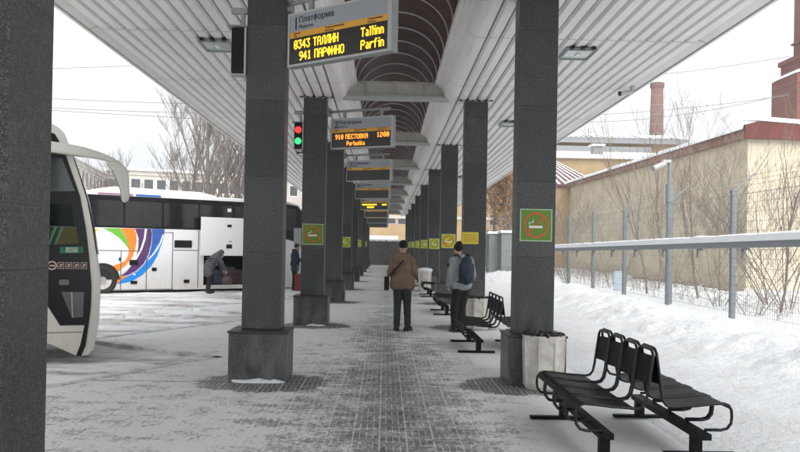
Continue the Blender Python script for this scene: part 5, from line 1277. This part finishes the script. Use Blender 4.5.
# man with the grey jacket and backpack
Bp = atZ(457.5, 331, 0)
B = empty('person', (1.53, 15.85, 0), R(24), 'person in light grey jacket and black beanie standing beside the bench with head bowed', 'person', 'people at the bus station')
mb = MB(); head(mb, (-.02, .13, 1.63), (.0, 1, -.45))
for q in (-1, 1): mb.cap((q*.16, .0, 1.38), .045, (q*.23, .0, 1.10), .036); mb.cap((q*.23, .0, 1.10), .034, (q*.22, .12, .90), .026)
mb.ell((0, 0, 1.2), (.15, .09, .28)); mb.cap((0, 0, 1.4), .07, (0, .06, 1.5), .055); mb.ell((0, 0, .98), (.14, .09, .12))
for q in (-1, 1): mb.cap((q*.08, 0, .95), .07, (q*.085, .0, .78), .05)
for q in (-1, 1): hand(mb, (q*.22, .12, .90), (0, .25, -1), (q, 0, 0))
remesh(mb, 'body', M['skin'], B, .012, 3)
mb = MB(); mb.ell((0, .0, 1.05), (.215, .155, .20)); mb.ell((0, -.01, .93), (.205, .155, .13)); mb.ell((0, .01, 1.26), (.225, .155, .23)); mb.ell((0, .03, 1.42), (.21, .12, .11)); mb.cap((-.11, 0, .93), .115, (.11, 0, .93), .115)
for q in (-1, 1):
    mb.cap((q*.19, .02, 1.42), .083, (q*.255, .0, 1.13), .075); mb.cap((q*.255, .0, 1.13), .073, (q*.235, .11, .93), .06)
mb.ell((0, .06, 1.50), (.115, .095, .055))
for v in mb.v: v += Vector((nz(v.x, v.z*2, 9), nz(v.z*2, v.y, 9, 4), 0))*.012
jk = remesh(mb, 'jacket', M['grey_coat'], B, .014, 3)
MB().box((-.325, -.03, 1.30), (-.300, .03, 1.36)).build('badge', M['black_cloth'], B, bevel=.008)
mb = MB(); mb.ell((0, 0, .90), (.17, .125, .14))
for (hx, kn, an) in ((-.085, (-.12, .05, .50), (-.14, .0, .10)), (.085, (.03, .04, .50), (-.01, -.04, .10))):
    mb.cap((hx, 0, .88), .105, kn, .088); mb.cap(kn, .088, an, .072)
remesh(mb, 'trousers', M['black_cloth'], B, .013, 2)
for (x, y) in ((-.14, .06), (-.01, .02)):
    mb = MB(); mb.ell((x, y, .06), (.052, .145, .055)); mb.ell((x, y-.06, .10), (.055, .07, .07)); mb.box((x-.045, y-.12, .0), (x+.045, y+.12, .025)); remesh(mb, 'shoe', M['shoe'], B, .012, 2)
mb = MB(); mb.ell((-.02, .115, 1.68), (.090, .108, .095)); mb.ell((-.02, .085, 1.735), (.065, .075, .075)); mb.ell((-.02, .06, 1.775), (.03, .035, .04)); remesh(mb, 'beanie', M['knit_black'], B, .010, 2)
bk = empty('backpack', B.location, B.rotation_euler.z, 'navy blue backpack worn by the person in the grey jacket', 'backpack')
mb = MB(); mb.ell((0.0, -.20, 1.20), (.165, .11, .26)); mb.box((-.13, -.27, .98), (.13, -.11, 1.36)); mb.ell((0, -.20, 1.42), (.12, .09, .08)); remesh(mb, 'pack', M['navy'], bk, .014, 4)
mb = MB(); mb.ell((0, -.29, 1.10), (.12, .06, .13)); remesh(mb, 'front_pocket', M['navy'], bk, .012, 3)
for q in (-1, 1): MB().tube([(q*.10, -.12, 1.46), (q*.13, -.06, 1.535), (q*.13, .05, 1.53), (q*.13, .155, 1.42), (q*.14, .18, 1.25), (q*.20, .08, 1.06), (q*.13, -.12, 1.0)], .016, 6).build('strap', M['black_cloth'], bk)
MB().tube([(-.04, -.17, 1.48), (0, -.18, 1.52), (.04, -.17, 1.48)], .009, 6).build('grab_loop', M['black_cloth'], bk)

# woman bending at the luggage hatch
zR = -.04
wp = atY(207, 290, 27.2)
Wm = empty('person', (wp.x+.05, 27.2, zR), R(-62), 'person in grey puffer coat bending into the open luggage hatch', 'person', 'people at the bus station')
mb = MB(); head(mb, (0, .42, 1.36), (0, .8, -.5), .97); mb.ell((0, .15, 1.05), (.14, .15, .22), rot=Matrix.Rotation(R(-35), 3, 'X'))
for q in (-1, 1): mb.cap((q*.08, -.02, .88), .07, (q*.085, 0, .75), .05); mb.cap((q*.15, .30, 1.22), .04, (q*.19, .42, .98), .033); mb.cap((q*.19, .42, .98), .032, (q*.13, .55, .78), .025); hand(mb, (q*.13, .55, .78), (0, .3, -1), (0, 1, 0))
mb.cap((0, .3, 1.22), .06, (0, .38, 1.30), .05); mb.ell((0, 0, .92), (.14, .11, .13))
remesh(mb, 'body', M['skin'], Wm, .013, 3)
mb = MB(); rt = Matrix.Rotation(R(-33), 3, 'X')
mb.ell((0, .0, .80), (.22, .19, .20)); mb.ell((0, .03, .95), (.22, .19, .20)); mb.ell((0, .14, 1.12), (.22, .17, .24), rot=rt); mb.ell((0, .24, 1.25), (.20, .14, .13), rot=rt); mb.cap((-.1, -.02, .68), .13, (.1, -.02, .68), .13)
for q in (-1, 1): mb.cap((q*.18, .27, 1.25), .08, (q*.22, .40, 1.0), .07); mb.cap((q*.22, .40, 1.0), .07, (q*.15, .52, .82), .055)
for k in range(7): mb.ell((0, -.01+.02*k, .70+.085*k), (.232, .20, .025))
mb.ell((0, .33, 1.34), (.13, .12, .10)); remesh(mb, 'coat', M['puffer'], Wm, .015, 2)
mb = MB()
for q in (-1, 1): mb.cap((q*.08, -.02, .80), .09, (q*.09, .02, .48), .07); mb.cap((q*.09, .02, .48), .068, (q*.09, -.02, .12), .055)
remesh(mb, 'trousers', M['black_cloth'], Wm, .014, 2)
for q in (-1, 1): mb = MB(); mb.ell((q*.09, .05, .06), (.05, .14, .06)); mb.ell((q*.09, -.01, .12), (.055, .065, .09)); remesh(mb, 'boot', M['shoe'], Wm, .013, 2)
mb = MB(); mb.ell((0, .41, 1.40), (.095, .11, .10)); remesh(mb, 'hat', M['puffer'], Wm, .012, 2)
bg2 = empty('travel_bag', (wp.x+.62, 27.45, zR), R(20), 'brownish red travel bag held by the person bending at the hatch', 'bag')
M['brown_bag'] = mat('brown_bag', (.06, .03, .027), .6, bump=.3)
mb = MB(); mb.ell((0, 0, .45), (.19, .11, .15)); mb.box((-.15, -.08, .31), (.15, .08, .50)); remesh(mb, 'body', M['brown_bag'], bg2, .015, 4)
for q in (-.06, .06): MB().tube([(-.10, q, .56), (-.07, q, .72), (.07, q, .72), (.10, q, .56)], .012, 6).build('handle', M['brown_bag'], bg2)
# bags in the hold
for i, (px, cc, lb) in enumerate([(223, (.015, .025, .05), 'dark blue suitcase lying in the open luggage hold'), (232, (.03, .03, .035), 'black suitcase in the luggage hold'), (240, (.035, .018, .018), 'dark red suitcase at the right of the luggage hold')]):
    s_ = u2(px, 270)[0]; wpnt = Vector((P2[0], P2[1], 0))+h2*s_+Vector((-h2.y, h2.x, 0))*.35
    r = empty('suitcase', (wpnt.x, wpnt.y, RZ-.03+hz0), R(36), lb, 'suitcase', 'luggage in the coach hold')
    MB().box((-.25, -.12, .0), (.25, .22, .55+.1*(i % 2))).build('shell', mat('case_%s' % 'abc'[i], cc, .5), r, bevel=.05); MB().tube([(-.08, -.13, .35), (-.07, -.17, .36), (.07, -.17, .36), (.08, -.13, .35)], .012, 6).build('handle', M['black_cloth'], r)

# man in navy coat at the front of the coach
mp = atY(294.5, 288, 29.3)
Np = empty('person', (mp.x, 29.3, zR), R(-70), 'person in dark navy coat standing by the coach door looking at hands', 'person', 'people at the bus station')
mb = MB(); head(mb, (0, .08, 1.62), (0, 1, -.5)); mb.ell((0, 0, 1.2), (.15, .09, .28)); mb.ell((0, 0, .95), (.14, .1, .12)); mb.cap((0, 0, 1.4), .07, (0, .04, 1.5), .055)
for q in (-1, 1): mb.cap((q*.08, 0, .92), .07, (q*.085, .0, .78), .05); mb.cap((q*.17, 0, 1.40), .045, (q*.22, .02, 1.12), .036); mb.cap((q*.22, .02, 1.12), .034, (q*.07, .28, 1.17), .026); hand(mb, (q*.07, .28, 1.17), (-q*.3, .9, .2), (0, 0, 1))
remesh(mb, 'body', M['skin'], Np, .013, 3)
mb = MB(); mb.ell((0, 0, 1.02), (.23, .17, .24)); mb.ell((0, 0, 1.26), (.235, .16, .24)); mb.ell((0, .01, 1.42), (.21, .12, .11)); mb.cap((-.12, 0, .82), .13, (.12, 0, .82), .13)
for q in (-1, 1): mb.cap((q*.19, 0, 1.42), .085, (q*.25, .01, 1.13), .078); mb.cap((q*.25, .01, 1.13), .075, (q*.09, .24, 1.16), .06)
mb.ell((0, -.03, 1.50), (.12, .09, .06)); remesh(mb, 'coat', M['navy_coat'], Np, .015, 3)
mb = MB()
for q in (-1, 1): mb.cap((q*.08, 0, .84), .10, (q*.09, .01, .5), .078); mb.cap((q*.09, .01, .5), .075, (q*.095, -.02, .12), .06)
remesh(mb, 'trousers', M['black_cloth'], Np, .014, 2)
for q in (-1, 1): mb = MB(); mb.ell((q*.095, .05, .06), (.05, .14, .06)); mb.ell((q*.095, -.01, .10), (.055, .065, .07)); remesh(mb, 'shoe', M['shoe'], Np, .013, 2)
mb = MB(); mb.ell((0, .055, 1.665), (.084, .10, .09)); remesh(mb, 'hair', M['hair'], Np, .012, 2)
mp2 = atY(299.5, 288, 28.9)
r = empty('suitcase', (mp2.x, 28.9, zR), R(10), 'upright red suitcase standing beside the person in navy', 'suitcase')
MB().box((-.17, -.11, .07), (.17, .11, .66)).build('shell', M['red_case'], r, bevel=.03)
for q in (-.12, .12): MB().tube([(q-.02, 0, .035), (q+.02, 0, .035)], .035, 10).build('wheel', M['rubber'], r)
MB().tube([(-.09, .04, .66), (-.09, .04, .98), (.09, .04, .98), (.09, .04, .66)], .010, 6).build('handle', M['grey_metal'], r)

# snow drifted against the plinths
q = random.Random(12)
mb = MB()
for x, y, a, b_ in ((-1.52, PY[1]-.27, .30, .07), (-1.36, PY[1]-.25, .16, .05), (-1.4, PY[2]-.27, .20, .05)):
    mb.ell((x, y, 0), (a, b_, .035), nu=14, nv=6)
for v in mb.v: v += Vector((nz(v.x*3, v.y, 4), nz(v.x, v.y*3, 5, 2)*.5, nz(v.x, v.y, 9, 4)*.4))*.07
tag(mb.build('snow_drift', M['snow'], smooth=True), kind='structure')
# moist winter air
m = bpy.data.materials.new('haze'); m.use_nodes = True; n = m.node_tree.nodes; n.remove(n['Principled BSDF'])
pv = n.new('ShaderNodeVolumePrincipled'); pv.inputs['Color'].default_value = (.95, .97, 1, 1); pv.inputs['Density'].default_value = .0012; pv.inputs['Anisotropy'].default_value = .2
m.node_tree.links.new(pv.outputs[0], n['Material Output'].inputs['Volume'])
tag(MB().box((-620, -310, -1.3), (620, 910, 45)).build('haze', m), kind='stuff')
